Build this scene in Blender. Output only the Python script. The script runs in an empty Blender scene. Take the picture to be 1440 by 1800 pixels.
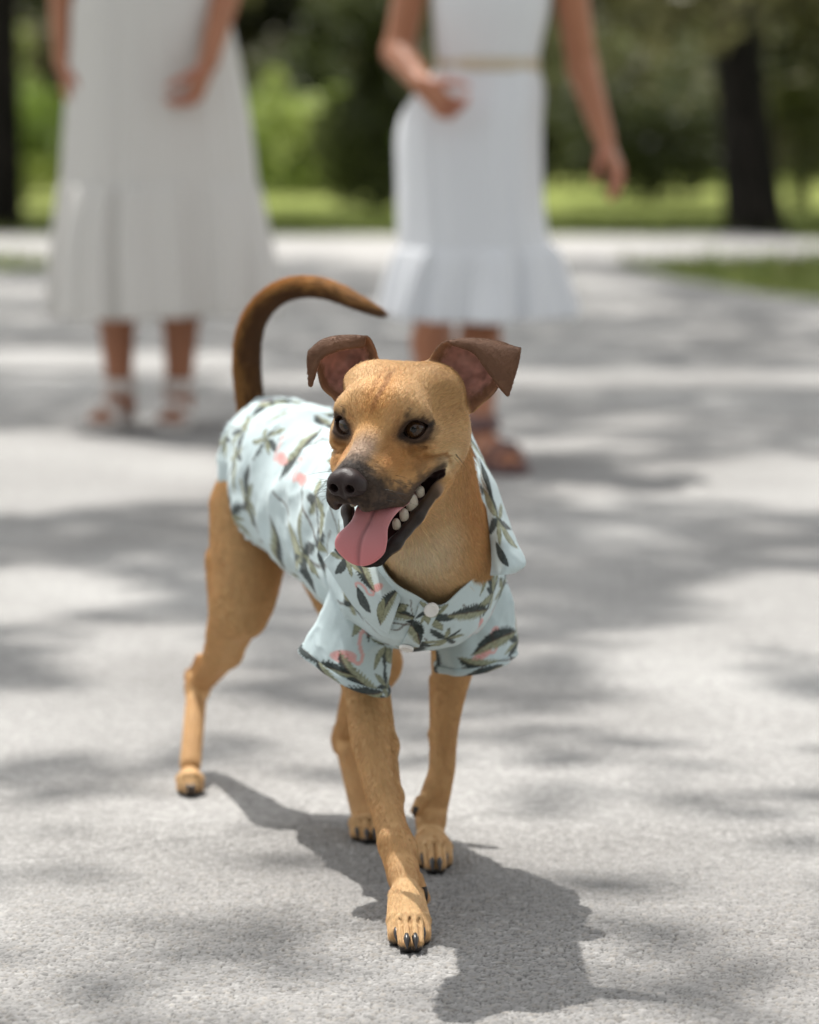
import bpy, math, random, os
import numpy as np
from mathutils import Vector, Matrix
from mathutils.bvhtree import BVHTree

random.seed(7)
RNG = np.random.default_rng(7)

SC = bpy.context.scene
COL = SC.collection

# ------------------------------------------------------------------ camera
CAM_H = 0.77
FPX = 5700.0                      # focal length in pixels of the 1440 x 1800 photograph
PITCH = math.atan(694.0 / FPX)
cam_d = bpy.data.cameras.new('camera')
cam_d.sensor_fit = 'VERTICAL'
cam_d.sensor_height = 36.0
cam_d.sensor_width = 28.8
cam_d.lens = 36.0 * FPX / 1800.0
cam_d.clip_start = 0.05
cam_d.clip_end = 2000.0
cam_d.dof.use_dof = True
cam_d.dof.focus_distance = 2.965
cam_d.dof.aperture_fstop = cam_d.lens / 28.5
cam_d.dof.aperture_blades = 9
cam = bpy.data.objects.new('camera', cam_d)
cam.location = (0.0, 0.0, CAM_H)
cam.rotation_euler = (math.radians(90.0) - PITCH, 0.0, 0.0)
COL.objects.link(cam)
SC.camera = cam

# ------------------------------------------------------------------ daylight
SUN_EL = math.radians(66.0)
SUN_AZ = math.atan2(-0.50, 0.87)            # from +Y towards +X
SUN_DIR = np.array([math.sin(SUN_AZ) * math.cos(SUN_EL), math.cos(SUN_AZ) * math.cos(SUN_EL), math.sin(SUN_EL)])
world = bpy.data.worlds.new('World')
SC.world = world
world.use_nodes = True
wn = world.node_tree
bg = wn.nodes['Background']
sky = wn.nodes.new('ShaderNodeTexSky')
sky.sky_type = 'NISHITA'
sky.sun_disc = False
sky.sun_elevation = SUN_EL
sky.sun_rotation = SUN_AZ
sky.dust_density = 3.0
sky.air_density = 1.0
hsv = wn.nodes.new('ShaderNodeHueSaturation')
hsv.inputs['Saturation'].default_value = 0.14
wn.links.new(sky.outputs['Color'], hsv.inputs['Color'])
wn.links.new(hsv.outputs['Color'], bg.inputs['Color'])
bg.inputs['Strength'].default_value = 0.15
sun_d = bpy.data.lights.new('sun', 'SUN')
sun_d.energy = 3.5
sun_d.angle = math.radians(0.55)
sun_d.color = (1.0, 0.965, 0.92)
sun = bpy.data.objects.new('sun', sun_d)
sun.rotation_euler = Vector(-SUN_DIR).to_track_quat('-Z', 'Y').to_euler()
sun.location = (-8, 10, 20)
COL.objects.link(sun)

vs = SC.view_settings
vs.view_transform = 'Standard'
vs.look = 'None'
vs.exposure = 0.66
vs.gamma = 1.0
vs.use_curve_mapping = False
try:
    SC.cycles.max_bounces = 7
    SC.cycles.diffuse_bounces = 3
    SC.cycles.transparent_max_bounces = 8
    SC.cycles.use_denoising = True
    SC.cycles_curves.shape = 'RIBBONS'
    SC.cycles_curves.subdivisions = 2
except Exception:
    pass

# ------------------------------------------------------------------ small helpers
def P(px, py, Y):
    """World point seen at photograph pixel (px, py) at the real distance Y down the road."""
    u = (px - 720.0) / FPX
    v = -(py - 900.0) / FPX
    c, s = math.cos(PITCH), math.sin(PITCH)
    d = np.array([u, c + v * s, -s + v * c])
    return np.array([0, 0, CAM_H]) + d * (Y / d[1])

def GY(py):
    """Distance at which the ground is seen in image row py."""
    v = -(py - 900.0) / FPX
    c, s = math.cos(PITCH), math.sin(PITCH)
    return -CAM_H * (c + v * s) / (-s + v * c)

V3 = lambda *a: np.array(a, float)
def nrm(v):
    v = np.asarray(v, float)
    return v / np.linalg.norm(v)

def mesh_from(name, V, F, smooth=True):
    V = np.asarray(V, np.float32)
    me = bpy.data.meshes.new(name)
    F = np.asarray(F)
    n = F.shape[1]
    me.vertices.add(len(V)); me.vertices.foreach_set('co', V.ravel())
    me.loops.add(F.size); me.loops.foreach_set('vertex_index', F.ravel().astype(np.int32))
    me.polygons.add(len(F))
    me.polygons.foreach_set('loop_start', (np.arange(len(F)) * n).astype(np.int32))
    me.polygons.foreach_set('loop_total', np.full(len(F), n, np.int32))
    if smooth:
        me.polygons.foreach_set('use_smooth', np.ones(len(F), bool))
    me.update(calc_edges=True)
    return me

def set_color(me, C, name='col'):
    C = np.asarray(C, np.float32)
    if C.shape[1] == 3:
        C = np.concatenate([C, np.ones((len(C), 1), np.float32)], 1)
    a = me.attributes.new(name, 'FLOAT_COLOR', 'POINT')
    a.data.foreach_set('color', C.ravel())

def obj(name, me, mat=None, parent=None):
    o = bpy.data.objects.new(name, me)
    COL.objects.link(o)
    if mat is not None:
        me.materials.append(mat)
    if parent is not None:
        o.parent = parent
        par = parent
        loc = Vector((0, 0, 0))
        while par is not None:
            loc += par.location
            par = par.parent
        o.matrix_parent_inverse = Matrix.Translation(-loc) if loc.length else Matrix()
    return o

def tag(o, label=None, cat=None, group=None, kind=None):
    if label: o['label'] = label
    if cat: o['category'] = cat
    if group: o['group'] = group
    if kind: o['kind'] = kind
    return o

def empty(name, loc, label, cat, group=None):
    o = bpy.data.objects.new(name, None)
    o.empty_display_size = 0.1
    COL.objects.link(o)
    o.location = loc
    return tag(o, label, cat, group)

def child(name, me, mat, root):
    """A part whose mesh is in world coordinates, under a root Empty."""
    o = bpy.data.objects.new(name, me)
    COL.objects.link(o)
    if mat is not None:
        me.materials.append(mat)
    o.parent = root
    off = Vector((0, 0, 0)); r = root
    while r is not None:
        off += r.location; r = r.parent
    o.location = -off
    return o

def subchild(name, me, mat, part):
    o = bpy.data.objects.new(name, me)
    COL.objects.link(o)
    if mat is not None:
        me.materials.append(mat)
    o.parent = part
    return o

def cr(pts, n):
    """Catmull-Rom through rows of pts, n samples; also accepts an array of parameters in [0, rows-1]."""
    pts = np.asarray(pts, float)
    m = len(pts)
    t = np.linspace(0, m - 1, n) if np.isscalar(n) else np.asarray(n, float)
    i = np.clip(np.floor(t).astype(int), 0, m - 2)
    f = (t - i).reshape((-1,) + (1,) * (pts.ndim - 1))
    g = lambda k: pts[np.clip(k, 0, m - 1)]
    p0, p1, p2, p3 = g(i - 1), g(i), g(i + 1), g(i + 2)
    p0 = np.where((i == 0).reshape(f.shape), 2 * p1 - p2, p0)
    p3 = np.where((i == m - 2).reshape(f.shape), 2 * p2 - p1, p3)
    return 0.5 * (2 * p1 + (p2 - p0) * f + (2 * p0 - 5 * p1 + 4 * p2 - p3) * f ** 2 + (3 * p1 - p0 - 3 * p2 + p3) * f ** 3)

def grid_faces(nu, nv, wrap=False):
    """Quads of a grid with nu rows and nv columns (columns wrap if asked)."""
    i = np.arange(nu - 1)[:, None]
    j = np.arange(nv if wrap else nv - 1)[None, :]
    j2 = (j + 1) % nv
    a = i * nv + j; b = i * nv + j2; c = (i + 1) * nv + j2; d = (i + 1) * nv + j
    return np.stack([a, b, c, d], -1).reshape(-1, 4)

def sstep(a, b, x):
    t = np.clip((x - a) / (b - a), 0, 1)
    return t * t * (3 - 2 * t)

def hash3(i, j, k, seed=0):
    n = (i.astype(np.int64) * 73856093) ^ (j.astype(np.int64) * 19349663) ^ (k.astype(np.int64) * 83492791) ^ (seed * 2654435761)
    n = (n ^ (n >> 13)) * 1274126177
    n = n ^ (n >> 16)
    return (n & 0xFFFFFF).astype(np.float64) / float(0xFFFFFF)

def vnoise(p, seed=0):
    """Value noise in [0,1] at points p (N,3)."""
    p = np.asarray(p, float)
    i = np.floor(p).astype(np.int64); f = p - i
    f = f * f * (3 - 2 * f)
    out = 0
    for dx in (0, 1):
        wx = f[:, 0] if dx else 1 - f[:, 0]
        for dy in (0, 1):
            wy = f[:, 1] if dy else 1 - f[:, 1]
            for dz in (0, 1):
                wz = f[:, 2] if dz else 1 - f[:, 2]
                out = out + wx * wy * wz * hash3(i[:, 0] + dx, i[:, 1] + dy, i[:, 2] + dz, seed)
    return out

def fbm(p, seed=0, octv=3):
    s = 0; a = 0.5; t = 0
    p = np.asarray(p, float)
    for o in range(octv):
        s = s + a * vnoise(p * 2 ** o, seed + o); t += a; a *= 0.5
    return s / t

def lin(r, g, b):
    f = lambda c: (c / 255 / 12.92) if c / 255 <= 0.04045 else ((c / 255 + 0.055) / 1.055) ** 2.4
    return np.array([f(r), f(g), f(b)])

# ------------------------------------------------------------------ materials
def mat_new(name, color=None, rough=0.6, spec=0.5, attr=None, **kw):
    m = bpy.data.materials.new(name)
    m.use_nodes = True
    nt = m.node_tree
    b = nt.nodes['Principled BSDF']
    b.inputs['Roughness'].default_value = rough
    b.inputs['Specular IOR Level'].default_value = spec
    if color is not None:
        b.inputs['Base Color'].default_value = (*color, 1)
    if attr:
        at = nt.nodes.new('ShaderNodeAttribute'); at.attribute_name = attr
        nt.links.new(at.outputs['Color'], b.inputs['Base Color'])
    for k, v in kw.items():
        b.inputs[k.replace('_', ' ')].default_value = v
    return m, nt, b

def add_bump(nt, b, scale, strength, dist=0.001, detail=4.0, coord='Object', kind='NOISE'):
    tc = nt.nodes.new('ShaderNodeTexCoord')
    if kind == 'NOISE':
        n = nt.nodes.new('ShaderNodeTexNoise'); n.inputs['Scale'].default_value = scale; n.inputs['Detail'].default_value = detail
        out = n.outputs['Fac']
    else:
        n = nt.nodes.new('ShaderNodeTexVoronoi'); n.inputs['Scale'].default_value = scale
        out = n.outputs['Distance']
    nt.links.new(tc.outputs[coord], n.inputs['Vector'])
    bu = nt.nodes.new('ShaderNodeBump')
    bu.inputs['Strength'].default_value = strength; bu.inputs['Distance'].default_value = dist
    nt.links.new(out, bu.inputs['Height'])
    nt.links.new(bu.outputs['Normal'], b.inputs['Normal'])
    return n, bu

# ------------------------------------------------------------------ implicit-surface modelling
class Frame:
    def __init__(s, R=None, o=None, sc=1.0):
        s.R = np.eye(3) if R is None else np.asarray(R, float)      # columns: local axes in world
        s.o = np.zeros(3) if o is None else np.asarray(o, float)
        s.sc = sc                                                    # world metres per local unit
    def w(s, p):
        return s.o + (np.asarray(p, float) * s.sc) @ s.R.T
    def l(s, p):
        return ((np.asarray(p, float) - s.o) @ s.R) / s.sc
    def d(s, v):
        return np.asarray(v, float) @ s.R.T

WORLD = Frame()

class Body:
    """A list of rounded primitives joined by smooth unions and cuts, meshed as one continuous surface."""
    def __init__(s, h):
        s.pr = []
        s.h = h
    def add(s, fn, fr, lo, hi, k, op='u', flow=None, tg='', ext=0.0):
        # lo/hi: local-frame bounds
        c = np.array([[x, y, z] for x in (lo[0], hi[0]) for y in (lo[1], hi[1]) for z in (lo[2], hi[2])])
        w = fr.w(c)
        kk = k * fr.sc
        m = kk + ext
        s.pr.append(dict(fn=fn, fr=fr, lo=w.min(0) - m, hi=w.max(0) + m, k=kk, op=op,
                         flow=None if flow is None else nrm(fr.d(flow)), tg=tg))
    def cap(s, a, b, ra, rb, k=0.01, fr=WORLD, op='u', flow=None, tg='', flat=None, fr_=None):
        a = np.asarray(a, float); b = np.asarray(b, float)
        ba = b - a; L2 = max(float(ba @ ba), 1e-12)
        fx = None
        if flat is not None:
            ax, q = nrm(flat[0]), flat[1]        # squeeze distance along ax by factor q (<1: thinner)
            fx = (ax, 1.0 / q - 1.0)
        def fn(p):
            r = p - a
            t = np.clip((r @ ba) / L2, 0, 1)
            r = r - t[:, None] * ba
            if fx is not None:
                r = r + np.outer(r @ fx[0], fx[0]) * fx[1]
            return np.sqrt((r * r).sum(1)) - (ra + t * (rb - ra))
        R = max(ra, rb)
        s.add(fn, fr, np.minimum(a, b) - R, np.maximum(a, b) + R, k, op, ba if flow is None else flow, tg)
    def chain(s, pts, k=0.01, fr=WORLD, tg='', flat=None, flow=None):
        for (a, ra), (b, rb) in zip(pts[:-1], pts[1:]):
            s.cap(a, b, ra, rb, k, fr, tg=tg, flat=flat, flow=flow)
    def ell(s, c, r, k=0.01, fr=WORLD, op='u', rot=None, flow=None, tg=''):
        c = np.asarray(c, float); r = np.asarray(r, float)
        M = np.eye(3) if rot is None else np.asarray(rot, float)
        def fn(p):
            q = (p - c) @ M
            k0 = np.sqrt(((q / r) ** 2).sum(1)); k1 = np.sqrt(((q / r ** 2) ** 2).sum(1))
            return k0 * (k0 - 1.0) / np.maximum(k1, 1e-9)
        R = r.max() if rot is not None else r
        s.add(fn, fr, c - R, c + R, k, op, flow, tg)
    def ev(s, p, mg=None):
        """Signed distance at points p, reliable up to about mg away from the surface."""
        mg = 4.5 * s.h if mg is None else mg
        d = np.full(len(p), 40.0 * s.h)
        if not len(p):
            return d
        B = max(16 * s.h, mg * 0.9)
        lo0 = p.min(0)
        c = np.floor((p - lo0) / B).astype(np.int64)
        n = c.max(0) + 1
        key = (c[:, 0] * n[1] + c[:, 1]) * n[2] + c[:, 2]
        order = np.argsort(key, kind='stable')
        ks = key[order]
        cut = np.nonzero(np.diff(ks))[0] + 1
        st = np.concatenate([[0], cut]); en = np.concatenate([cut, [len(p)]])
        LO = np.array([q['lo'] for q in s.pr]) - mg; HI = np.array([q['hi'] for q in s.pr]) + mg
        for a_, b_ in zip(st, en):
            ix = order[a_:b_]
            P_ = p[ix]
            lo, hi = P_.min(0), P_.max(0)
            dd = d[ix]
            fr0 = None
            for qi in np.nonzero(((LO <= hi) & (HI >= lo)).all(1))[0]:
                q = s.pr[qi]
                fr = q['fr']
                if fr is WORLD:
                    lp = P_
                elif fr is fr0:
                    lp = lp0
                else:
                    lp = fr.l(P_); fr0, lp0 = fr, lp
                v = q['fn'](lp) * fr.sc
                k = max(q['k'], 1e-6)
                if q['op'] == 'u':
                    h = np.maximum(k - np.abs(dd - v), 0) / k
                    dd = np.minimum(dd, v) - h * h * k * 0.25
                else:
                    h = np.maximum(k - np.abs(dd + v), 0) / k
                    dd = np.maximum(dd, -v) + h * h * k * 0.25
            d[ix] = dd
        return d
    def grad(s, p, e=4e-4):
        T = np.array([[1, -1, -1], [-1, -1, 1], [-1, 1, -1], [1, 1, 1]], float)
        g = 0; dm = 0
        for t in T:
            v = s.ev(p + t * e); g = g + v[:, None] * t; dm = dm + v
        return g / (4 * e), dm / 4
    def near(s, p, fall=0.006):
        """Mean direction and tag weights of the primitives nearest to each point."""
        fl = np.zeros((len(p), 3)); tags = {}
        for q in s.pr:
            if q['op'] != 'u':
                continue
            m = np.nonzero(((p > q['lo'] - .012) & (p < q['hi'] + .012)).all(1))[0]
            if not len(m):
                continue
            lp = p[m] if q['fr'] is WORLD else q['fr'].l(p[m])
            v = q['fn'](lp) * q['fr'].sc
            w = np.exp(-np.clip(v, -0.004, 1) / fall)
            if q['flow'] is not None:
                fl[m] += w[:, None] * q['flow']
            t = tags.setdefault(q['tg'], np.zeros(len(p)))
            t[m] += w
        tot = sum(tags.values()) + 1e-12
        return fl, {k: v / tot for k, v in tags.items()}
    def mesh(s, lo=None, hi=None):
        h = s.h
        if lo is None:
            u = [q for q in s.pr if q['op'] == 'u']
            lo = np.min([q['lo'] for q in u], 0) - 3 * h; hi = np.max([q['hi'] for q in u], 0) + 3 * h
        lo = np.asarray(lo, float); hi = np.asarray(hi, float)
        S = 16
        n0 = np.ceil((hi - lo) / (h * S)).astype(int)
        g = np.stack(np.meshgrid(*[np.arange(n) for n in n0], indexing='ij'), -1).reshape(-1, 3)
        for sub in (4, 2, 2, 0):
            c = lo + (g + 0.5) * (h * S)
            keep = np.abs(s.ev(c, 0.95 * h * S + 2 * h)) < 0.5 * math.sqrt(3) * h * S * 1.25 + 0.6 * h
            g = g[keep]
            if sub == 0:
                break
            o = np.stack(np.meshgrid(*[np.arange(sub)] * 3, indexing='ij'), -1).reshape(-1, 3)
            g = (g[:, None, :] * sub + o[None]).reshape(-1, 3)
            S //= sub
        N = (n0 * 16 + 2).astype(np.int64)
        def key(a):
            a = a.astype(np.int64)
            return (a[:, 0] * N[1] + a[:, 1]) * N[2] + a[:, 2]
        O = np.array([[x, y, z] for x in (0, 1) for y in (0, 1) for z in (0, 1)])
        ck = np.stack([key(g + o) for o in O], 1)
        uk, inv = np.unique(ck.ravel(), return_inverse=True)
        inv = inv.reshape(ck.shape)
        uc = np.stack([uk // (N[1] * N[2]), (uk // N[2]) % N[1], uk % N[2]], 1)
        val = s.ev(lo + uc * h)
        cv = val[inv]
        neg = cv < 0
        act = neg.any(1) & ~neg.all(1)
        g = g[act]; cv = cv[act]
        acc = np.zeros((len(g), 3)); cnt = np.zeros(len(g))
        for a in range(8):
            for b in range(a + 1, 8):
                if np.abs(O[a] - O[b]).sum() != 1:
                    continue
                va, vb = cv[:, a], cv[:, b]
                x = (va < 0) != (vb < 0)
                t = np.where(x, va / np.where(x, va - vb, 1), 0)
                acc += np.where(x[:, None], O[a] + t[:, None] * (O[b] - O[a]), 0); cnt += x
        V = lo + (g + acc / cnt[:, None]) * h
        gk = key(g); order = np.argsort(gk); sk = gk[order]
        def find(a):
            k = key(a); i = np.clip(np.searchsorted(sk, k), 0, len(sk) - 1)
            ok = sk[i] == k
            return np.where(ok, order[i], -1)
        F = []
        for ax in range(3):
            e = np.zeros(3, int); e[ax] = 1
            b = np.zeros(3, int); b[(ax + 1) % 3] = 1
            c = np.zeros(3, int); c[(ax + 2) % 3] = 1
            ci = int(e @ np.array([4, 2, 1]))
            s0 = cv[:, 0] < 0; s1 = cv[:, ci] < 0
            x = np.nonzero(s0 != s1)[0]
            q = np.stack([x, find(g[x] - b), find(g[x] - b - c), find(g[x] - c)], 1)
            ok = (q >= 0).all(1)
            q = q[ok]; fl = s0[x][ok]
            q[~fl] = q[~fl][:, ::-1]
            F.append(q)
        F = np.concatenate(F)
        # the winding above points outward when the inside is negative at the lower corner
        for _ in range(2):
            gr, dm = s.grad(V)
            g2 = np.maximum((gr * gr).sum(1), 0.05)
            st = np.clip(dm / g2, -h, h)
            V = V - gr * st[:, None]
        v0 = V[F]
        nn = np.cross(v0[:, 2] - v0[:, 0], v0[:, 3] - v0[:, 1])
        gr, _ = s.grad(V)
        if (nn * gr[F[:, 0]]).sum() < 0:
            F = F[:, ::-1]
        gr /= np.maximum(np.linalg.norm(gr, axis=1, keepdims=True), 1e-9)
        return V, F, gr
# ================================================================== GROUND
def poly_sheet(name, pts, z, mat, kind='structure', sub=None):
    me = bpy.data.meshes.new(name)
    me.from_pydata([(x, y, z) for x, y in pts], [], [list(range(len(pts)))])
    o = obj(name, me, mat); tag(o, kind=kind)
    return o

# lawn to the horizon
m_lawn, nt, b = mat_new('lawn_turf', rough=.9, spec=.1)
tc = nt.nodes.new('ShaderNodeTexCoord')
n1 = nt.nodes.new('ShaderNodeTexNoise'); n1.inputs['Scale'].default_value = .35; n1.inputs['Detail'].default_value = 6
n2 = nt.nodes.new('ShaderNodeTexNoise'); n2.inputs['Scale'].default_value = 22; n2.inputs['Detail'].default_value = 5
nt.links.new(tc.outputs['Object'], n1.inputs['Vector']); nt.links.new(tc.outputs['Object'], n2.inputs['Vector'])
r1 = nt.nodes.new('ShaderNodeValToRGB'); r1.color_ramp.elements[0].color = (.150, .195, .042, 1); r1.color_ramp.elements[1].color = (.270, .305, .095, 1)
r1.color_ramp.elements[0].position = .35; r1.color_ramp.elements[1].position = .68
r2 = nt.nodes.new('ShaderNodeValToRGB'); r2.color_ramp.elements[0].color = (.55, .55, .5, 1); r2.color_ramp.elements[1].color = (1.25, 1.2, 1.1, 1)
mx = nt.nodes.new('ShaderNodeMix'); mx.data_type = 'RGBA'; mx.blend_type = 'MULTIPLY'; mx.inputs[0].default_value = 1
nt.links.new(n1.outputs['Fac'], r1.inputs['Fac']); nt.links.new(n2.outputs['Fac'], r2.inputs['Fac'])
nt.links.new(r1.outputs['Color'], mx.inputs[6]); nt.links.new(r2.outputs['Color'], mx.inputs[7])
nt.links.new(mx.outputs[2], b.inputs['Base Color'])
gx = np.linspace(-1, 1, 90); gx = np.sign(gx) * np.abs(gx) ** 2.2 * 700
gy = np.linspace(0, 1, 110); gy = -40 + gy ** 2.4 * 1200
GX, GYY = np.meshgrid(gx, gy, indexing='ij')
Z = -.02 + .0 * GX
far = sstep(24, 60, GYY)
Z = Z + far * (.5 * (fbm(np.stack([GX.ravel() / 30, GYY.ravel() / 30, 0 * GX.ravel()], 1), 5, 2).reshape(GX.shape) - .5)) 
V = np.stack([GX.ravel(), GYY.ravel(), Z.ravel()], 1)
o = obj('lawn', mesh_from('lawn', V, grid_faces(90, 110)), m_lawn); tag(o, kind='structure')

# road: one mesh, with the stones of its surface modelled where the camera focuses
def road_edge_right(y):
    return np.interp(y, [-60, 8.5, 11.8, 13.0, 13.8, 14.6, 15.4, 16.2, 17.0, 17.6], [9, 7, 3.6, 2.3, 1.72, 1.50, 1.33, 1.22, 1.12, 1.05])
def stones(X, Y, cell, seed, st=1.35):
    """Worley stones: returns (edge distance, per-stone random, per-stone random 2)."""
    x = X / cell; y = Y / (cell)
    ix = np.floor(x).astype(np.int64); iy = np.floor(y).astype(np.int64)
    F1 = np.full(X.shape, 9.0); F2 = np.full(X.shape, 9.0); ID = np.zeros(X.shape); ID2 = np.zeros(X.shape)
    for dx in (-1, 0, 1):
        for dy in (-1, 0, 1):
            jx = ix + dx; jy = iy + dy
            px = jx + .12 + .76 * hash3(jx, jy, jx * 0, seed); py = jy + .12 + .76 * hash3(jx, jy, jx * 0, seed + 1)
            w = .25 * hash3(jx, jy, jx * 0, seed + 2)
            d = np.sqrt((x - px) ** 2 + (y - py) ** 2) - w
            c = d < F1
            F2 = np.where(c, F1, np.minimum(F2, d))
            ID = np.where(c, hash3(jx, jy, jx * 0, seed + 3), ID); ID2 = np.where(c, hash3(jx, jy, jx * 0, seed + 4), ID2)
            F1 = np.where(c, d, F1)
    return F2 - F1, ID, ID2
m_road, nt, b = mat_new('pale_worn_asphalt', rough=.88, spec=.2)
at = nt.nodes.new('ShaderNodeAttribute'); at.attribute_name = 'col'
pat = nt.nodes.new('ShaderNodeAttribute'); pat.attribute_name = 'patch'
tc = nt.nodes.new('ShaderNodeTexCoord')
vo = nt.nodes.new('ShaderNodeTexVoronoi'); vo.inputs['Scale'].default_value = 150
vd = nt.nodes.new('ShaderNodeTexVoronoi'); vd.inputs['Scale'].default_value = 150; vd.feature = 'DISTANCE_TO_EDGE'
big = nt.nodes.new('ShaderNodeTexNoise'); big.inputs['Scale'].default_value = 1.3; big.inputs['Detail'].default_value = 5
for n in (vo, vd, big): nt.links.new(tc.outputs['Object'], n.inputs['Vector'])
rs = nt.nodes.new('ShaderNodeValToRGB'); rs.color_ramp.elements[0].color = (.280, .275, .267, 1); rs.color_ramp.elements[1].color = (.412, .406, .395, 1)
sep = nt.nodes.new('ShaderNodeSeparateColor'); nt.links.new(vo.outputs['Color'], sep.inputs['Color']); nt.links.new(sep.outputs['Red'], rs.inputs['Fac'])
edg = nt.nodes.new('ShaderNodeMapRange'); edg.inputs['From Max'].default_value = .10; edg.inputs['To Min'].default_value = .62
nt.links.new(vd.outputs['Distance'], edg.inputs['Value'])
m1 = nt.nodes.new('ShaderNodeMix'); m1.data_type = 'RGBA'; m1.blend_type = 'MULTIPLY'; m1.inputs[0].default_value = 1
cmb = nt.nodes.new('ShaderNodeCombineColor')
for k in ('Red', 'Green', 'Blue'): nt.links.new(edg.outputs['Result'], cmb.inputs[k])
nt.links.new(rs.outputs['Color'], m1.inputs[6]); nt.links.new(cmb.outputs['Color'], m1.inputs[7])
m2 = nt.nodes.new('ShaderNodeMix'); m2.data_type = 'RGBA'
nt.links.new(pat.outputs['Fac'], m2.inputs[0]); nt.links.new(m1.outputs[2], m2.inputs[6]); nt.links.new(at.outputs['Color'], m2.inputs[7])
rb = nt.nodes.new('ShaderNodeValToRGB'); rb.color_ramp.elements[0].color = (.74, .73, .72, 1); rb.color_ramp.elements[1].color = (1.20, 1.20, 1.19, 1); rb.color_ramp.elements[0].position = .3; rb.color_ramp.elements[1].position = .7
nt.links.new(big.outputs['Fac'], rb.inputs['Fac'])
m3 = nt.nodes.new('ShaderNodeMix'); m3.data_type = 'RGBA'; m3.blend_type = 'MULTIPLY'; m3.inputs[0].default_value = 1
nt.links.new(m2.outputs[2], m3.inputs[6]); nt.links.new(rb.outputs['Color'], m3.inputs[7])
# hairline cracks, broken up and wandering
wob = nt.nodes.new('ShaderNodeTexNoise'); wob.inputs['Scale'].default_value = 3.0; wob.inputs['Detail'].default_value = 6; nt.links.new(tc.outputs['Object'], wob.inputs['Vector'])
wm = nt.nodes.new('ShaderNodeMix'); wm.data_type = 'RGBA'; wm.blend_type = 'LINEAR_LIGHT'; wm.inputs[0].default_value = .22
nt.links.new(tc.outputs['Object'], wm.inputs[6]); nt.links.new(wob.outputs['Color'], wm.inputs[7])
ck = nt.nodes.new('ShaderNodeTexVoronoi'); ck.feature = 'DISTANCE_TO_EDGE'; ck.inputs['Scale'].default_value = .85; nt.links.new(wm.outputs[2], ck.inputs['Vector'])
cm = nt.nodes.new('ShaderNodeMapRange'); cm.inputs['From Min'].default_value = .0015; cm.inputs['From Max'].default_value = .006; cm.inputs['To Min'].default_value = .68; nt.links.new(ck.outputs['Distance'], cm.inputs['Value'])
msk = nt.nodes.new('ShaderNodeTexNoise'); msk.inputs['Scale'].default_value = 1.1; nt.links.new(tc.outputs['Object'], msk.inputs['Vector'])
mm = nt.nodes.new('ShaderNodeMapRange'); mm.inputs['From Min'].default_value = .50; mm.inputs['From Max'].default_value = .60; nt.links.new(msk.outputs['Fac'], mm.inputs['Value'])
cc_ = nt.nodes.new('ShaderNodeCombineColor')
for k in ('Red', 'Green', 'Blue'): nt.links.new(cm.outputs['Result'], cc_.inputs[k])
m4 = nt.nodes.new('ShaderNodeMix'); m4.data_type = 'RGBA'; m4.blend_type = 'MULTIPLY'
nt.links.new(mm.outputs['Result'], m4.inputs[0]); nt.links.new(m3.outputs[2], m4.inputs[6]); nt.links.new(cc_.outputs['Color'], m4.inputs[7])
nt.links.new(m4.outputs[2], b.inputs['Base Color'])
bu = nt.nodes.new('ShaderNodeBump'); bu.inputs['Distance'].default_value = .003
inv = nt.nodes.new('ShaderNodeMath'); inv.operation = 'SUBTRACT'; inv.inputs[0].default_value = 1.0
nt.links.new(pat.outputs['Fac'], inv.inputs[1]); nt.links.new(inv.outputs[0], bu.inputs['Strength'])
nt.links.new(vd.outputs['Distance'], bu.inputs['Height']); nt.links.new(bu.outputs['Normal'], b.inputs['Normal'])

xs0, xs1, ys0, ys1 = -.43, .45, 2.40, 3.52
nx, ny = 600, 500
ax_ = np.linspace(xs0, xs1, nx); ay_ = np.linspace(0, 1, ny); ay_ = ys0 + (ys1 - ys0) * (ay_ * .72 + .28 * ay_ ** 2)
PX, PY = np.meshgrid(ax_, ay_, indexing='ij')
wx = PX + .0015 * (vnoise(np.stack([PX.ravel() * 160, PY.ravel() * 160, 0 * PX.ravel()], 1), 3).reshape(PX.shape) - .5)
wy = PY + .0015 * (vnoise(np.stack([PX.ravel() * 160, PY.ravel() * 160, 0 * PX.ravel() + 7], 1), 3).reshape(PX.shape) - .5)
e1, id1, id1b = stones(wx, wy, .0068, 11)
e2, id2, id2b = stones(wx, wy, .0042, 23)
use = (id1b > .58)
edge = np.where(use, e1, e2 * .8); rid = np.where(use, id1, id2)
hgt = np.where(use, .0008 + .0009 * id1, .0003 + .0009 * id2b) * sstep(0, .22, edge) + .0003 * (vnoise(np.stack([PX.ravel() * 900, PY.ravel() * 900, 0 * PX.ravel()], 1), 8).reshape(PX.shape) - .5)
hgt -= .0008 * (1 - sstep(0, .12, edge))
hgt += .0022 * (fbm(np.stack([PX.ravel() * 26, PY.ravel() * 26, 0 * PX.ravel()], 1), 44, 3).reshape(PX.shape) - .5)
rim = sstep(0, .06, np.minimum(np.minimum(PX - xs0, xs1 - PX), np.minimum(PY - ys0, ys1 - PY)))
hgt = hgt * rim
base = np.array([.292, .287, .279])  # foreground half shade painted in: darker than the far road
tone = .84 + .25 * rid
tone = np.where(rid > .93, tone * 1.12, tone); tone = np.where(rid < .05, tone * .78, tone)
C = base[None, None] * tone[..., None]
warm = (id2b > .85)[..., None]
C = np.where(warm, C * np.array([1.02, .99, .95]), C)
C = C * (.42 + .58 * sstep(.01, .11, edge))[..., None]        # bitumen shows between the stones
Vp = np.stack([PX.ravel(), PY.ravel(), hgt.ravel()], 1)
Fp = grid_faces(nx, ny)
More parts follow.
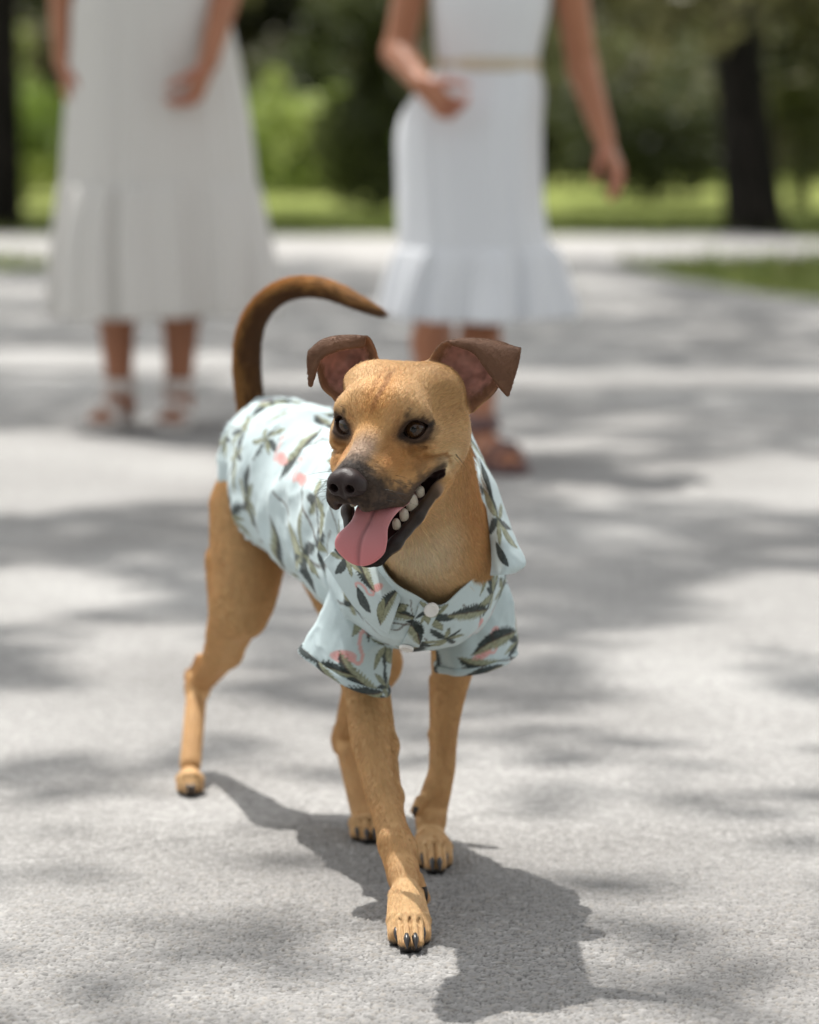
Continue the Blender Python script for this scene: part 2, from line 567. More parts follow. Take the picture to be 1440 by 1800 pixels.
# ring of large cells round the patch out to the road's edges
ed = []
outer = []
ring_idx = list(range(0, nx * ny, ny)) + [ (nx - 1) * ny + j for j in range(1, ny)] + [i * ny + ny - 1 for i in range(nx - 2, -1, -1)] + [j for j in range(ny - 2, 0, -1)]
ys_far = np.concatenate([np.linspace(4.1, 12, 10), np.linspace(12.5, 17.3, 18)])
bl = [(-9.0, -60.0), (9.0, -60.0)] + [(float(road_edge_right(y)), float(y)) for y in np.linspace(9, 17.3, 30)] + [(-1.75, 17.3), (-1.80, 16.9), (-1.95, 16.62), (-2.3, 16.55), (-5.0, 16.5), (-9.0, 16.2)]
import bmesh
bm = bmesh.new()
ov = [bm.verts.new((x, y, 0)) for x, y in bl]
iv = [bm.verts.new((float(Vp[i, 0]), float(Vp[i, 1]), 0)) for i in ring_idx]
oe = [bm.edges.new((ov[i], ov[(i + 1) % len(ov)])) for i in range(len(ov))]
ie = [bm.edges.new((iv[i], iv[(i + 1) % len(iv)])) for i in range(len(iv))]
bmesh.ops.triangle_fill(bm, use_beauty=True, use_dissolve=False, edges=oe + ie)
bm.verts.index_update()
Vo = np.array([v.co[:] for v in bm.verts]); Fo = [[v.index for v in f.verts] for f in bm.faces]
Fo = [f for f in Fo if not (lambda c: xs0 < c[0] < xs1 and ys0 < c[1] < ys1)(Vo[f].mean(0))]
bm.free()
off = len(Vp)
me = bpy.data.meshes.new('road')
tri = []
for f in Fo:
    a, b_, c = Vo[f]
    tri.append(f if np.cross(b_ - a, c - a)[2] > 0 else f[::-1])
Vall = np.concatenate([Vp, Vo]); nq = len(Fp)
loops = np.concatenate([Fp.ravel(), (np.array(tri) + off).ravel()]).astype(np.int32)
me.vertices.add(len(Vall)); me.vertices.foreach_set('co', Vall.astype(np.float32).ravel())
me.loops.add(len(loops)); me.loops.foreach_set('vertex_index', loops)
tot = np.concatenate([np.full(nq, 4), np.full(len(tri), 3)]).astype(np.int32)
me.polygons.add(len(tot)); me.polygons.foreach_set('loop_start', np.concatenate([[0], np.cumsum(tot)[:-1]]).astype(np.int32)); me.polygons.foreach_set('loop_total', tot)
me.polygons.foreach_set('use_smooth', np.concatenate([np.ones(nq, bool), np.zeros(len(tri), bool)]))
me.update(calc_edges=True)
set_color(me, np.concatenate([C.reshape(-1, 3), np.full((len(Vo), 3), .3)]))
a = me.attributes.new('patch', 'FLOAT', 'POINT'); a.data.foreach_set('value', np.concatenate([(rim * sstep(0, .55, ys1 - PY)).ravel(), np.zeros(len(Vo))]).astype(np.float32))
o = obj('road', me, m_road); tag(o, kind='structure')

# pale concrete path that crosses beyond the road
m_path, nt, b = mat_new('pale_concrete', color=(.37, .36, .345), rough=.85, spec=.2)
add_bump(nt, b, 60, .2, .004)
pp_ = [(-1.75, 17.305), (1.10, 17.305), (1.45, 17.6), (2.1, 18.0), (2.55, 18.5), (2.75, 19.3), (2.62, 20.3), (2.2, 21.2), (-4.5, 21.4), (-4.2, 19.6), (-3.4, 18.6), (-2.4, 18.1)]
poly_sheet('path', pp_, .002, m_path)

# grass blades on the near verges
def blades(name, region, n, seed, hgt, col, label=None):
    r = np.random.default_rng(seed)
    P0 = []
    while len(P0) < n:
        x = r.uniform(region[0], region[1], n * 2); y = r.uniform(region[2], region[3], n * 2)
        ok = region[4](x, y)
        P0 += list(zip(x[ok], y[ok]))
    P0 = np.array(P0[:n])
    a = r.uniform(0, 6.283, n); h = hgt * r.uniform(.5, 1.3, n); w = .006 * r.uniform(.7, 1.5, n)
    d = np.stack([np.cos(a), np.sin(a)], 1); s = np.stack([-d[:, 1], d[:, 0]], 1)
    z0 = np.full(n, -.02)
    v0 = np.column_stack([P0 - s * w[:, None], z0]); v1 = np.column_stack([P0 + s * w[:, None], z0])
    le = r.uniform(.2, .7, n)[:, None]
    v2 = np.column_stack([P0 + d * le * h[:, None] * .4 + s * w[:, None] * .7, z0 + h * .6]); v3 = np.column_stack([P0 + d * le * h[:, None] * .4 - s * w[:, None] * .7, z0 + h * .6])
    v4 = np.column_stack([P0 + d * le * h[:, None], z0 + h])
    V = np.stack([v0, v1, v2, v3, v4], 1).reshape(-1, 3)
    i = np.arange(n)[:, None] * 5
    T = np.concatenate([i + [[0, 1, 2]], i + [[0, 2, 3]], i + [[3, 2, 4]]])
    me = mesh_from(name, V, T, False)
    cc = np.asarray(col)[None] * r.uniform(.6, 1.35, (n, 1)) * (1 + r.normal(0, .06, (n, 3)))
    set_color(me, np.repeat(cc, 5, 0))
    o = obj(name, me, m_blade); tag(o, kind='stuff')
    return o
m_blade, nt, b = mat_new('grass_blade', rough=.6, spec=.3, attr='col')
def lawn_mask(x, y):
    onroad = (y < 17.3) & (x < road_edge_right(y)) & (x > -1.75) | (y < 16.5) & (x < road_edge_right(y))
    onpath = (y > 17.2) & (y < 21.3) & (x > -1.75 - (y - 17.3) * .68) & (x < 2.7) & ~((y < 18.2) & (x > 1.1 + (y - 17.3) * 1.0))
    return ~(onroad | onpath)
blades('grass', (-8, 7, 12.5, 26, lawn_mask), 42000, 3, .085, (.200, .240, .064))

# ================================================================== TREES AND SHRUBS
m_bark, nt, b = mat_new('dark_bark', rough=.95, spec=.1)
tc = nt.nodes.new('ShaderNodeTexCoord'); mp = nt.nodes.new('ShaderNodeMapping'); mp.inputs['Scale'].default_value = (9, 9, 1.6)
nz = nt.nodes.new('ShaderNodeTexNoise'); nz.inputs['Scale'].default_value = 2; nz.inputs['Detail'].default_value = 8
nt.links.new(tc.outputs['Object'], mp.inputs['Vector']); nt.links.new(mp.outputs['Vector'], nz.inputs['Vector'])
rp = nt.nodes.new('ShaderNodeValToRGB'); rp.color_ramp.elements[0].color = (.005, .005, .004, 1); rp.color_ramp.elements[1].color = (.026, .022, .019, 1)
rp.color_ramp.elements[0].position = .35; rp.color_ramp.elements[1].position = .7
nt.links.new(nz.outputs['Fac'], rp.inputs['Fac']); nt.links.new(rp.outputs['Color'], b.inputs['Base Color'])
bu = nt.nodes.new('ShaderNodeBump'); bu.inputs['Distance'].default_value = .03; nt.links.new(nz.outputs['Fac'], bu.inputs['Height']); nt.links.new(bu.outputs['Normal'], b.inputs['Normal'])
m_leaf, nt, b = mat_new('leaves', rough=.55, spec=.3, attr='col')
tr = nt.nodes.new('ShaderNodeBsdfTranslucent'); at = nt.nodes.new('ShaderNodeAttribute'); at.attribute_name = 'col'
nt.links.new(at.outputs['Color'], tr.inputs['Color'])
ms = nt.nodes.new('ShaderNodeMixShader'); ms.inputs[0].default_value = .30
nt.links.new(b.outputs[0], ms.inputs[1]); nt.links.new(tr.outputs[0], ms.inputs[2]); nt.links.new(ms.outputs[0], nt.nodes['Material Output'].inputs['Surface'])

def leaf_mesh(name, pts, size, cols, seed, flat=.5):
    r = np.random.default_rng(seed); n = len(pts)
    nn = r.normal(0, 1, (n, 3)); nn[:, 2] += flat * 1.5; nn /= np.linalg.norm(nn, axis=1, keepdims=True)
    a = r.normal(0, 1, (n, 3)); a -= nn * (a * nn).sum(1, keepdims=True); a /= np.linalg.norm(a, axis=1, keepdims=True); b_ = np.cross(nn, a)
    s = size * r.uniform(.6, 1.4, (n, 1))
    V = np.stack([pts - a * s, pts - b_ * s * .42 + nn * s * .08, pts + a * s, pts + b_ * s * .42 + nn * s * .08], 1).reshape(-1, 3)
    F = np.arange(n * 4).reshape(-1, 4)
    me = mesh_from(name, V, F, False); set_color(me, np.repeat(np.clip(cols, 0, 1), 4, 0))
    return me

def trunk_mesh(name, base, top, r0, r1, seed, limbs=()):
    Vs, Fs, o = [], [], 0
    def tube_(pts, rads):
        nonlocal o
        p = cr(np.array(pts, float), 22); rr = np.interp(np.linspace(0, len(rads) - 1, 22), range(len(rads)), rads)
        tg = np.gradient(p, axis=0); tg /= np.linalg.norm(tg, axis=1, keepdims=True)
        n = 16; V = []
        for i in range(22):
            a = nrm(np.cross(tg[i], [.9, .1, .2])); b_ = np.cross(tg[i], a)
            for k in range(n):
                t = 6.2832 * k / n
                f = 1 + .10 * math.sin(3 * t + seed) + .06 * math.sin(7 * t + i * .4)
                V.append(p[i] + (a * math.cos(t) + b_ * math.sin(t)) * rr[i] * f)
        Vs.append(np.array(V)); Fs.append(grid_faces(22, n, True) + o); o += len(V)
    base = np.asarray(base, float); top = np.asarray(top, float)
    mid = base * .5 + top * .5 + V3(.06 * math.sin(seed), .05, 0)
    tube_([base - V3(0, 0, .1), base + V3(0, 0, .12), mid, top], [r0 * 1.5, r0 * 1.12, (r0 + r1) / 2, r1])
    for a, b_, q0, q1 in limbs:
        tube_([a, np.asarray(a) * .5 + np.asarray(b_) * .5 + V3(0, 0, .15), b_], [q0, (q0 + q1) / 2, q1])
    return mesh_from(name, np.concatenate(Vs), np.concatenate(Fs))

def clump_points(n, blobs, seed, hole=.45, fr=1.1):
    """n leaf positions in a union of ellipsoids, thinned by noise so gaps show."""
    r = np.random.default_rng(seed)
    vol = np.array([a * b_ * c for _, (a, b_, c) in blobs]); pr = vol ** .75; pr /= pr.sum()
    out = np.zeros((0, 3))
    while len(out) < n:
        k = r.choice(len(blobs), n * 2, p=pr)
        u = r.normal(0, 1, (n * 2, 3)); u /= np.linalg.norm(u, axis=1, keepdims=True)
        rad = r.random((n * 2, 1)) ** .45
        c = np.array([blobs[i][0] for i in range(len(blobs))])[k]; s = np.array([blobs[i][1] for i in range(len(blobs))])[k]
        p = c + u * rad * s
        keep = fbm(p * fr, seed, 3) > hole
        out = np.concatenate([out, p[keep & (p[:, 2] > .05)]])
    return out[:n]

def leaf_cols(pts, c0, c1, seed, fr=.9):
    n = fbm(pts * fr, seed + 50, 2); r = np.random.default_rng(seed)
    t = sstep(.3, .7, n)[:, None]
    return (np.asarray(c0) * (1 - t) + np.asarray(c1) * t) * r.uniform(.7, 1.3, (len(pts), 1))

def tree(label, base, height, blobs, n, size, c0, c1, seed, r0=.15, trunk_top=None, limbs=(), hole=.45, group=None, name='tree', lean=(0, 0)):
    base = np.asarray(base, float)
    t = empty(name, tuple(base), label, 'tree', group)
    top = base + V3(lean[0], lean[1], trunk_top or height * .75)
    child('trunk', trunk_mesh('trunk', base, top, r0, r0 * .5, seed, limbs), m_bark, t)
    pts = clump_points(n, blobs, seed, hole)
    child('crown', leaf_mesh('crown', pts, size, leaf_cols(pts, c0, c1, seed), seed), m_leaf, t)
    return t

def shrub(label, blobs, n, size, c0, c1, seed, hole=.40, cat='bush', group=None):
    c = np.mean([b_[0] for b_ in blobs], 0)
    t = empty('bush', (c[0], c[1], 0), label, cat, group)
    r = np.random.default_rng(seed)
    limbs = [((c[0] + r.uniform(-.1, .1), c[1], 0), tuple(np.array(b_[0])), .02, .008) for b_ in blobs[:8]]
    child('stem', trunk_mesh('stem', (c[0], c[1], 0), (c[0], c[1], blobs[0][0][2]), .03, .012, seed, limbs), m_bark, t)
    sprigs = []
    for _ in range(16):                                                   # ragged outline: small shoots past the main mass
        q, e_ = blobs[r.integers(len(blobs))]
        a = r.uniform(0, 6.283); k = r.uniform(.55, 1.15)
        sprigs.append(((q[0] + e_[0] * math.cos(a) * k, q[1] + e_[1] * math.sin(a) * .8, max(.12, q[2] + e_[2] * r.uniform(-.3, 1.15))), (e_[0] * r.uniform(.14, .30), e_[1] * .3, e_[2] * r.uniform(.18, .42))))
    blobs = list(blobs) + sprigs
    pts = clump_points(n, blobs, seed, hole, 1.8)
    child('foliage', leaf_mesh('foliage', pts, size, leaf_cols(pts, c0, c1, seed), seed), m_leaf, t)
    return t

DK0, DK1 = (.022, .028, .010), (.100, .110, .042)
OL0, OL1 = (.030, .032, .013), (.240, .225, .110)
GR0, GR1 = (.130, .200, .035), (.340, .400, .110)
# dark trunk on the right and its drooping crown
bx = (1325 - 720) / FPX * 21.6
tree('dark tree with a thick black trunk and drooping olive crown, right of the path', (bx, 21.6, -.02), 7.0,
     [((bx - .2, 24.6, 4.2), (3.0, 2.6, 2.2)), ((bx - 1.6, 24.2, 2.3), (1.5, 1.4, 1.1)), ((bx + 1.2, 24.2, 2.1), (1.4, 1.2, 1.0)), ((bx - .5, 25.6, 1.7), (1.8, .8, .9)), ((bx + .7, 24.4, 1.6), (.8, .7, .55)), ((bx, 23.6, 3.4), (1.0, 1.2, .8)), ((bx + .1, 21.2, 1.75), (1.2, .45, .62))],
     9000, .085, OL0, OL1, 5, r0=.185, trunk_top=3.8, limbs=[((bx, 21.6, 2.2), (bx - 1.6, 22.2, 3.4), .07, .02), ((bx, 21.6, 2.4), (bx + 1.4, 22.0, 3.2), .07, .02)], lean=(-.12, 1.2))
lx = (8 - 720) / FPX * 22.0
tree('slender dark-trunked tree at the left edge of the grass', (lx, 22.0, -.02), 7.0,
     [((lx - .3, 24.4, 4.2), (2.6, 2.4, 2.2)), ((lx + .8, 24.6, 2.2), (1.0, 1.0, .9)), ((lx + .3, 24.6, 1.7), (.8, .6, .5)), ((lx, 23.6, 3.6), (1.0, 1.2, .8))], 6000, .085, OL0, OL1, 9, r0=.13, trunk_top=4.0)
# shrubs in the middle distance
def sx_(px, Y): return (px - 720) / FPX * Y
shrub('dense dark green bush standing between the two women', [((sx_(645, 26.5), 26.5, .75), (.50, .45, .80)), ((sx_(630, 26.7), 26.7, 1.4), (.42, .4, .5)), ((sx_(690, 27), 27.0, .7), (.4, .4, .7))], 7000, .05, (.030, .040, .014), (.110, .130, .045), 21)
shrub('bright yellow-green shrub in the sun behind the dark bush', [((sx_(540, 33), 33.0, .45), (.9, .6, .55)), ((sx_(470, 34), 34.0, .5), (.8, .6, .55)), ((sx_(600, 35), 35, .5), (.7, .6, .5))], 7000, .06, (.190, .270, .050), (.420, .480, .140), 22)
shrub('grey-green shrub behind the walking girl, near her hand', [((sx_(1150, 30), 30.0, .55), (.85, .6, .55)), ((sx_(1070, 31), 31.0, .8), (.6, .6, .7)), ((sx_(1210, 31.5), 31.5, .9), (.7, .6, .55))], 8000, .055, (.050, .062, .022), (.130, .145, .060), 23)
shrub('low sunlit shrub beyond the left end of the path', [((sx_(40, 31), 31.0, .5), (.8, .6, .6)), ((sx_(-60, 32), 32.0, .7), (.9, .6, .8))], 6000, .055, (.190, .270, .050), (.420, .480, .140), 24)
shrub('small dark bush at the right edge beside the thick trunk', [((sx_(1425, 28), 28.0, .8), (.5, .5, .6)), ((sx_(1400, 28.5), 28.5, 1.25), (.6, .5, .4))], 5000, .05, DK0, DK1, 25)
MG0, MG1 = (.065, .082, .026), (.190, .205, .085)
for lb, px, Y_, hh, ww, k, sd in [('mid-green shrub behind the left woman\'s skirt, right of her hem', 505, 38, 1.7, 1.2, 0, 31), ('loose olive shrub showing past the girl\'s raised elbow', 660, 41, 2.2, 1.3, 1, 32),
        ('mid-green shrub just right of the girl\'s waist', 1000, 36, 1.9, 1.0, 0, 33), ('loose olive shrub left of the thick trunk', 1235, 37, 1.6, 1.0, 1, 34),
        ('mid-green shrub right of the thick trunk', 1405, 39, 2.0, 1.2, 0, 35), ('loose olive shrub in the far left corner, behind the slender trunk', 70, 40, 2.2, 1.3, 1, 36)]:
    c0, c1 = (MG0, MG1) if k == 0 else (OL0, (.23, .215, .115))
    x0 = sx_(px, Y_)
    shrub(lb, [((x0, Y_, hh * .5), (ww, .7, hh * .5)), ((x0 - ww * .5, Y_ - .3, hh * .35), (ww * .6, .5, hh * .38)), ((x0 + ww * .5, Y_ - .2, hh * .40), (ww * .6, .5, hh * .42))], 5000, .075, c0, c1, sd, hole=.43)
# wall of trees behind the lawn
r = np.random.default_rng(77)
KIND = [('dense dark evergreen', DK0, DK1), ('dusty olive', OL0, OL1), ('fresh green', (.045, .070, .018), (.130, .160, .050))]
belt = [(-6.6, 48, 2, 'fresh green belt tree behind the slender trunk at the left edge'), (-4.4, 50, 1, 'dusty olive belt tree far behind the woman in the ivory dress'),
        (-2.0, 46, 1, 'dusty olive belt tree in the gap beside the left woman\'s arm'), (.4, 52, 0, 'dark evergreen belt tree far behind the walking girl'),
        (2.5, 45, 1, 'dusty olive belt tree behind the walking girl\'s lowered arm'), (4.9, 50, 0, 'dark evergreen belt tree behind the thick black trunk'),
        (7.2, 47, 1, 'dusty olive belt tree at the right edge, past the thick trunk'), (-5.4, 62, 0, 'dark evergreen in the second row, left end of the belt'),
        (-1.0, 62, 0, 'dark evergreen in the second row, seen between the two women'), (3.6, 62, 2, 'fresh green tree in the second row, right of the girl'), (8.6, 62, 0, 'dark evergreen in the second row, right end of the belt')]
for i, (x, y, k, lb) in enumerate(belt):
    nm, c0, c1 = KIND[k]
    h = r.uniform(7, 9)
    w = r.uniform(2.4, 3.1)
    tree(lb, (x, y, -.1), h,
         [((x, y, h * .55), (w, w * .8, h * .45)), ((x - w * .5, y - .6, 1.2), (w * .7, 1.0, 1.3)), ((x + w * .5, y - .4, 1.4), (w * .7, 1.0, 1.4)), ((x, y - .9, 2.4), (w * .8, .9, 1.3))],
         4600, .17, c0, c1, 100 + i, r0=.18, hole=.36, group='trees of the belt beyond the lawn')

# ---- roadside trees whose crowns dapple the road with shade
SH = math.tan(math.pi / 2 - SUN_EL)
def shade_map(x, y):
    """How much crown stands between the sun and the ground at (x, y): 1 dense, 0 open sky."""
    p = np.stack([x * 1.25, y * 1.35, 0 * x], 1)
    n = fbm(p, 301, 3)
    d = sstep(.475, .525, n + np.interp(y, [3.6, 4.0, 4.5, 5.2, 6, 12, 17], [-.085, -.01, -.06, .03, .015, .03, .04]))
    near = np.exp(-(((x - .05) / 1.15) ** 2 + ((y - 3.35) / 1.05) ** 2))
    return np.clip(np.maximum(np.maximum(d, .42 * (y < 4.0)), 1.0 * ((x > 1.1) & (y > 13.2) & (y < 17.9))) * (1 - .55 * near), 0, 1)
def shade_tree(label, base, trunk_h, hz, ext, n, seed, size):
    """ext: ground rectangle shaded; leaves hang at heights around hz along the sun's rays."""
    r = np.random.default_rng(seed)
    P0 = np.zeros((0, 3))
    while len(P0) < n:
        x = r.uniform(ext[0], ext[1], n * 3); y = r.uniform(ext[2], ext[3], n * 3)
        ok = r.random(n * 3) < shade_map(x, y)
        h = hz + r.normal(0, .55, n * 3) + .5 * np.sin(x * 1.3) * np.cos(y)
        q = np.stack([x, y, 0 * x], 1) + SUN_DIR[None] * (h / SUN_DIR[2])[:, None]
        P0 = np.concatenate([P0, q[ok]])
    pts = P0[:n]
    t = empty('tree', tuple(base), label, 'tree')
    c = pts.mean(0)
    top = V3(base[0], base[1], trunk_h)
    limbs = []
    gx_ = pts - SUN_DIR[None] * (pts[:, 2:3] / SUN_DIR[2])
    okl = np.nonzero(gx_[:, 0] * np.sign(base[0]) > .9 + .16 * gx_[:, 1])[0]       # limbs reach into the part of the crown on the trunk's own side
    for i in range(9):
        e = pts[okl[r.integers(len(okl))]] if len(okl) else top + V3(0, 0, .5)
        limbs.append((tuple(top - V3(0, 0, r.uniform(0, 1.0))), tuple(e), .030, .008))
    child('trunk', trunk_mesh('trunk', np.asarray(base, float), top, .20, .12, seed, limbs), m_bark, t)
    child('crown', leaf_mesh('crown', pts, size, leaf_cols(pts, (.05, .075, .02), (.12, .15, .045), seed), seed, flat=1.6), m_leaf, t)
shade_tree('broad leafy tree beside the road whose crown hangs over the near left side', (-5.2, 7.4, 0), 7.4, 8.4, (-4.5, 4.5, -3.0, 4.2), 8000, 1, .070)
shade_tree('tall leafy tree beside the road whose crown shades the road around the women', (-6.4, 13.2, 0), 7.8, 9.0, (-5.0, 5.0, 4.2, 11.0), 17000, 2, .075)
shade_tree('spreading roadside tree whose crown shades the far end of the road', (6.4, 18.5, 0), 7.6, 8.8, (-5.0, 6.5, 11.0, 18.0), 19000, 3, .085)
# unseen trees added behind the camera to shape reflections in the dog's eyes
tree('tall dark evergreen on the near side of the road, left of the dog\'s way', (-5.2, -7.0, 0), 8.0, [((-5.0, -7.0, 4.4), (3.6, 2.4, 3.6)), ((-3.4, -6.4, 2.2), (1.9, 1.6, 1.9)), ((-6.8, -6.6, 2.0), (1.8, 1.5, 1.8))], 5200, .16, DK0, DK1, 201, r0=.2)
tree('tall olive tree on the near side of the road, right of the dog\'s way', (5.6, -7.5, 0), 8.0, [((5.4, -7.5, 4.4), (3.6, 2.4, 3.6)), ((3.8, -6.8, 2.2), (1.9, 1.6, 1.9)), ((7.2, -7.0, 2.0), (1.8, 1.5, 1.8))], 5200, .16, OL0, OL1, 202, r0=.2)
tree('unseen low tree added behind the camera to darken eye reflections, ahead of the dog', (.6, -14.0, 0), 6.0, [((.6, -14, 2.6), (4.2, 2.2, 2.6)), ((-2.6, -13.6, 1.4), (2.0, 1.5, 1.5)), ((3.6, -13.6, 1.4), (2.0, 1.5, 1.5))], 6000, .16, DK0, DK1, 203, r0=.2, hole=.34)
# ================================================================== THE DOG
DOG_H = 0.00150
dogb = Body(DOG_H)
c_, s_ = math.cos, math.sin
# head frame: turned to the dog's right, pitched down a little
yaw, pit, rol = math.radians(24), math.radians(15), math.radians(1.0)
hf = np.array([-s_(yaw) * c_(pit), -c_(yaw) * c_(pit), -s_(pit)])
hu = np.array([-s_(yaw) * s_(pit), -c_(yaw) * s_(pit), c_(pit)])
hl = np.cross(hu, hf)
hl0, hu0 = hl.copy(), hu.copy()
hl = hl0 * c_(rol) - hu0 * s_(rol)
hu = hu0 * c_(rol) + hl0 * s_(rol)
HEAD_O = P(665, 756, 2.95)
HF = Frame(np.stack([hl, hf, hu], 1), HEAD_O, 0.001)      # x: dog's left, y: nose, z: up, millimetres
# ear frame: aligned with the view of the photographer, millimetres (X right, V up, D away)
EF = Frame(np.stack([[1, 0, 0], nrm([0, 0.0958, 0.995]), nrm([0, 0.995, -0.0958])], 1), HEAD_O, 0.001)

BK = (0, -1, 0.15)
# ---- neck and torso
neckA = HF.w((0, -60, -22))
neckB = np.array([0.022, 3.170, 0.352])
dogb.cap(neckA, neckB, 0.054, 0.056, 0.03, tg='neck', flow=neckB - neckA + np.array([0, .0, -.08]))
thrA = HF.w((2, -34, -70)); thrB = np.array([0.028, 3.138, 0.338])
dogb.cap(thrA, thrB, 0.031, 0.036, 0.035, tg='throat', flow=thrB - thrA)
dogb.cap((0.012, 3.20, 0.345), (-0.060, 3.40, 0.362), 0.070, 0.066, 0.03, tg='torso')
dogb.cap((-0.060, 3.40, 0.362), (-0.150, 3.625, 0.382), 0.066, 0.058, 0.03, tg='torso')
dogb.ell((0.024, 3.160, 0.336), (0.046, 0.044, 0.050), 0.03, tg='throat', flow=(0, -.3, -1))
dogb.cap((-0.03, 3.42, 0.328), (-0.120, 3.56, 0.325), 0.038, 0.030, 0.04, tg='torso')
# ---- tail
tp = [(446, 735, 3.69, 14.5), (438, 690, 3.695, 14), (434, 640, 3.70, 14.2), (437, 592, 3.69, 13.6), (452, 552, 3.675, 12.4), (480, 522, 3.66, 11.2),
      (517, 506, 3.645, 10.4), (556, 505, 3.63, 9.8), (596, 516, 3.615, 8.6), (630, 532, 3.60, 6.6), (656, 544, 3.59, 4.0), (672, 551, 3.585, 1.6)]
T = cr([list(P(a, b, y)) + [r / 1000] for a, b, y, r in tp], 40)
dogb.chain([(t[:3], t[3]) for t in T], 0.004, tg='tail')
# ---- right hind leg (pushing off, on its toes)
L_ = np.array([.926, .376, 0.0])
hipR = P(437, 890, 3.625)
stR = P(424, 1045, 3.59)
dogb.cap(hipR, stR, 0.0435, 0.0345, 0.02, tg='thigh', flow=(0, 0, -1))
dogb.cap(P(446, 990, 3.605), P(430, 1085, 3.575), 0.032, 0.024, 0.02, tg='thigh', flow=(0, 0, -1))
dogb.cap(P(402, 985, 3.65), P(395, 1110, 3.66), 0.026, 0.017, 0.02, tg='thigh', flow=(0, 0, -1))
hkR = P(350, 1205, 3.79)
dogb.cap(P(414, 1080, 3.60), P(394, 1143, 3.68), 0.029, 0.0205, 0.014, tg='thigh', flow=(-.1, .3, -1))
dogb.cap(P(394, 1143, 3.68), hkR, 0.0205, 0.0125, 0.010, tg='leg', flow=(-.1, .3, -1))
dogb.cap(P(352, 1155, 3.76), P(338, 1190, 3.815), 0.0045, 0.0062, 0.008, tg='leg', flow=(-.1, .2, -1))
dogb.cap(P(337, 1188, 3.81), P(346, 1215, 3.785), 0.0068, 0.0110, 0.010, tg='leg', flow=(0, 0, -1))
mtR = P(335, 1342, 3.69)
dogb.cap(P(347, 1205, 3.79), mtR, 0.0118, 0.0120, 0.008, tg='leg')
# ---- left hind leg (stepping forward under the body)
hipL = P(556, 900, 3.62); stL = P(656, 1165, 3.42); hkL = P(607, 1298, 3.535)
dogb.cap(hipL, stL, 0.048, 0.029, 0.02, tg='thigh', flow=(0, 0, -1))
dogb.cap(stL, hkL, 0.027, 0.0135, 0.012, tg='leg', flow=(0, .1, -1))
dogb.cap(P(600, 1283, 3.545), P(603, 1310, 3.54), 0.0085, 0.0115, 0.006, tg='leg', flow=(0, 0, -1))
mtL = P(640, 1435, 3.445)
dogb.cap(hkL, mtL, 0.0125, 0.0130, 0.008, tg='leg')
# ---- right front leg (reaching forward)
dn = (0, -.1, -1)
LFD = ((1, 0, 0), 1.0)
fr = [(P(644, 1040, 3.225), .028), (P(633, 1140, 3.235), .027), (P(638, 1220, 3.215), .0190), (P(648, 1290, 3.185), .0182), (P(656, 1330, 3.165), .0170),
      (P(669, 1389, 3.135), .0152), (P(682, 1436, 3.110), .0140), (P(697, 1484, 3.085), .0166), (P(705, 1515, 3.068), .0152), (P(712, 1555, 3.040), .0150)]
frc = cr([list(p) + [r] for p, r in fr], 30)
dogb.chain([(q[:3], q[3] - .0021) for q in frc], 0.008, tg='leg', flow=dn)
dogb.chain([(P(668, 1215, 3.235), .0100), (P(682, 1310, 3.205), .0085), (P(693, 1400, 3.165), .0070), (P(706, 1480, 3.115), .0070)], 0.012, tg='leg', flow=dn)
dogb.cap(P(690, 1478, 3.078), P(706, 1492, 3.074), .0130, .0130, .008, tg='leg', flow=dn)
dogb.cap(P(728, 1545, 3.075), P(743, 1578, 3.062), .0085, .0068, .008, tg='leg', flow=dn)      # dew toe
# ---- left front leg (bearing weight)
fl_ = [(P(818, 1035, 3.30), .033), (P(802, 1130, 3.335), .026), (P(793, 1193, 3.335), .0192), (P(783, 1264, 3.345), .0150), (P(779, 1327, 3.355), .0128),
       (P(776, 1358, 3.358), .0124), (P(767, 1392, 3.36), .0142), (P(759, 1424, 3.362), .0148), (P(757, 1458, 3.35), .0150)]
flc = cr([list(p) + [r] for p, r in fl_], 27)
dogb.chain([(q[:3], q[3] - .0021) for q in flc], 0.008, tg='leg', flow=dn)
dogb.chain([(P(770, 1195, 3.350), .0090), (P(768, 1290, 3.360), .0070), (P(766, 1350, 3.37), .0060)], 0.007, tg='leg', flow=dn)
dogb.cap(P(740, 1408, 3.35), P(731, 1424, 3.345), .0060, .0050, .006, tg='leg', flow=dn)

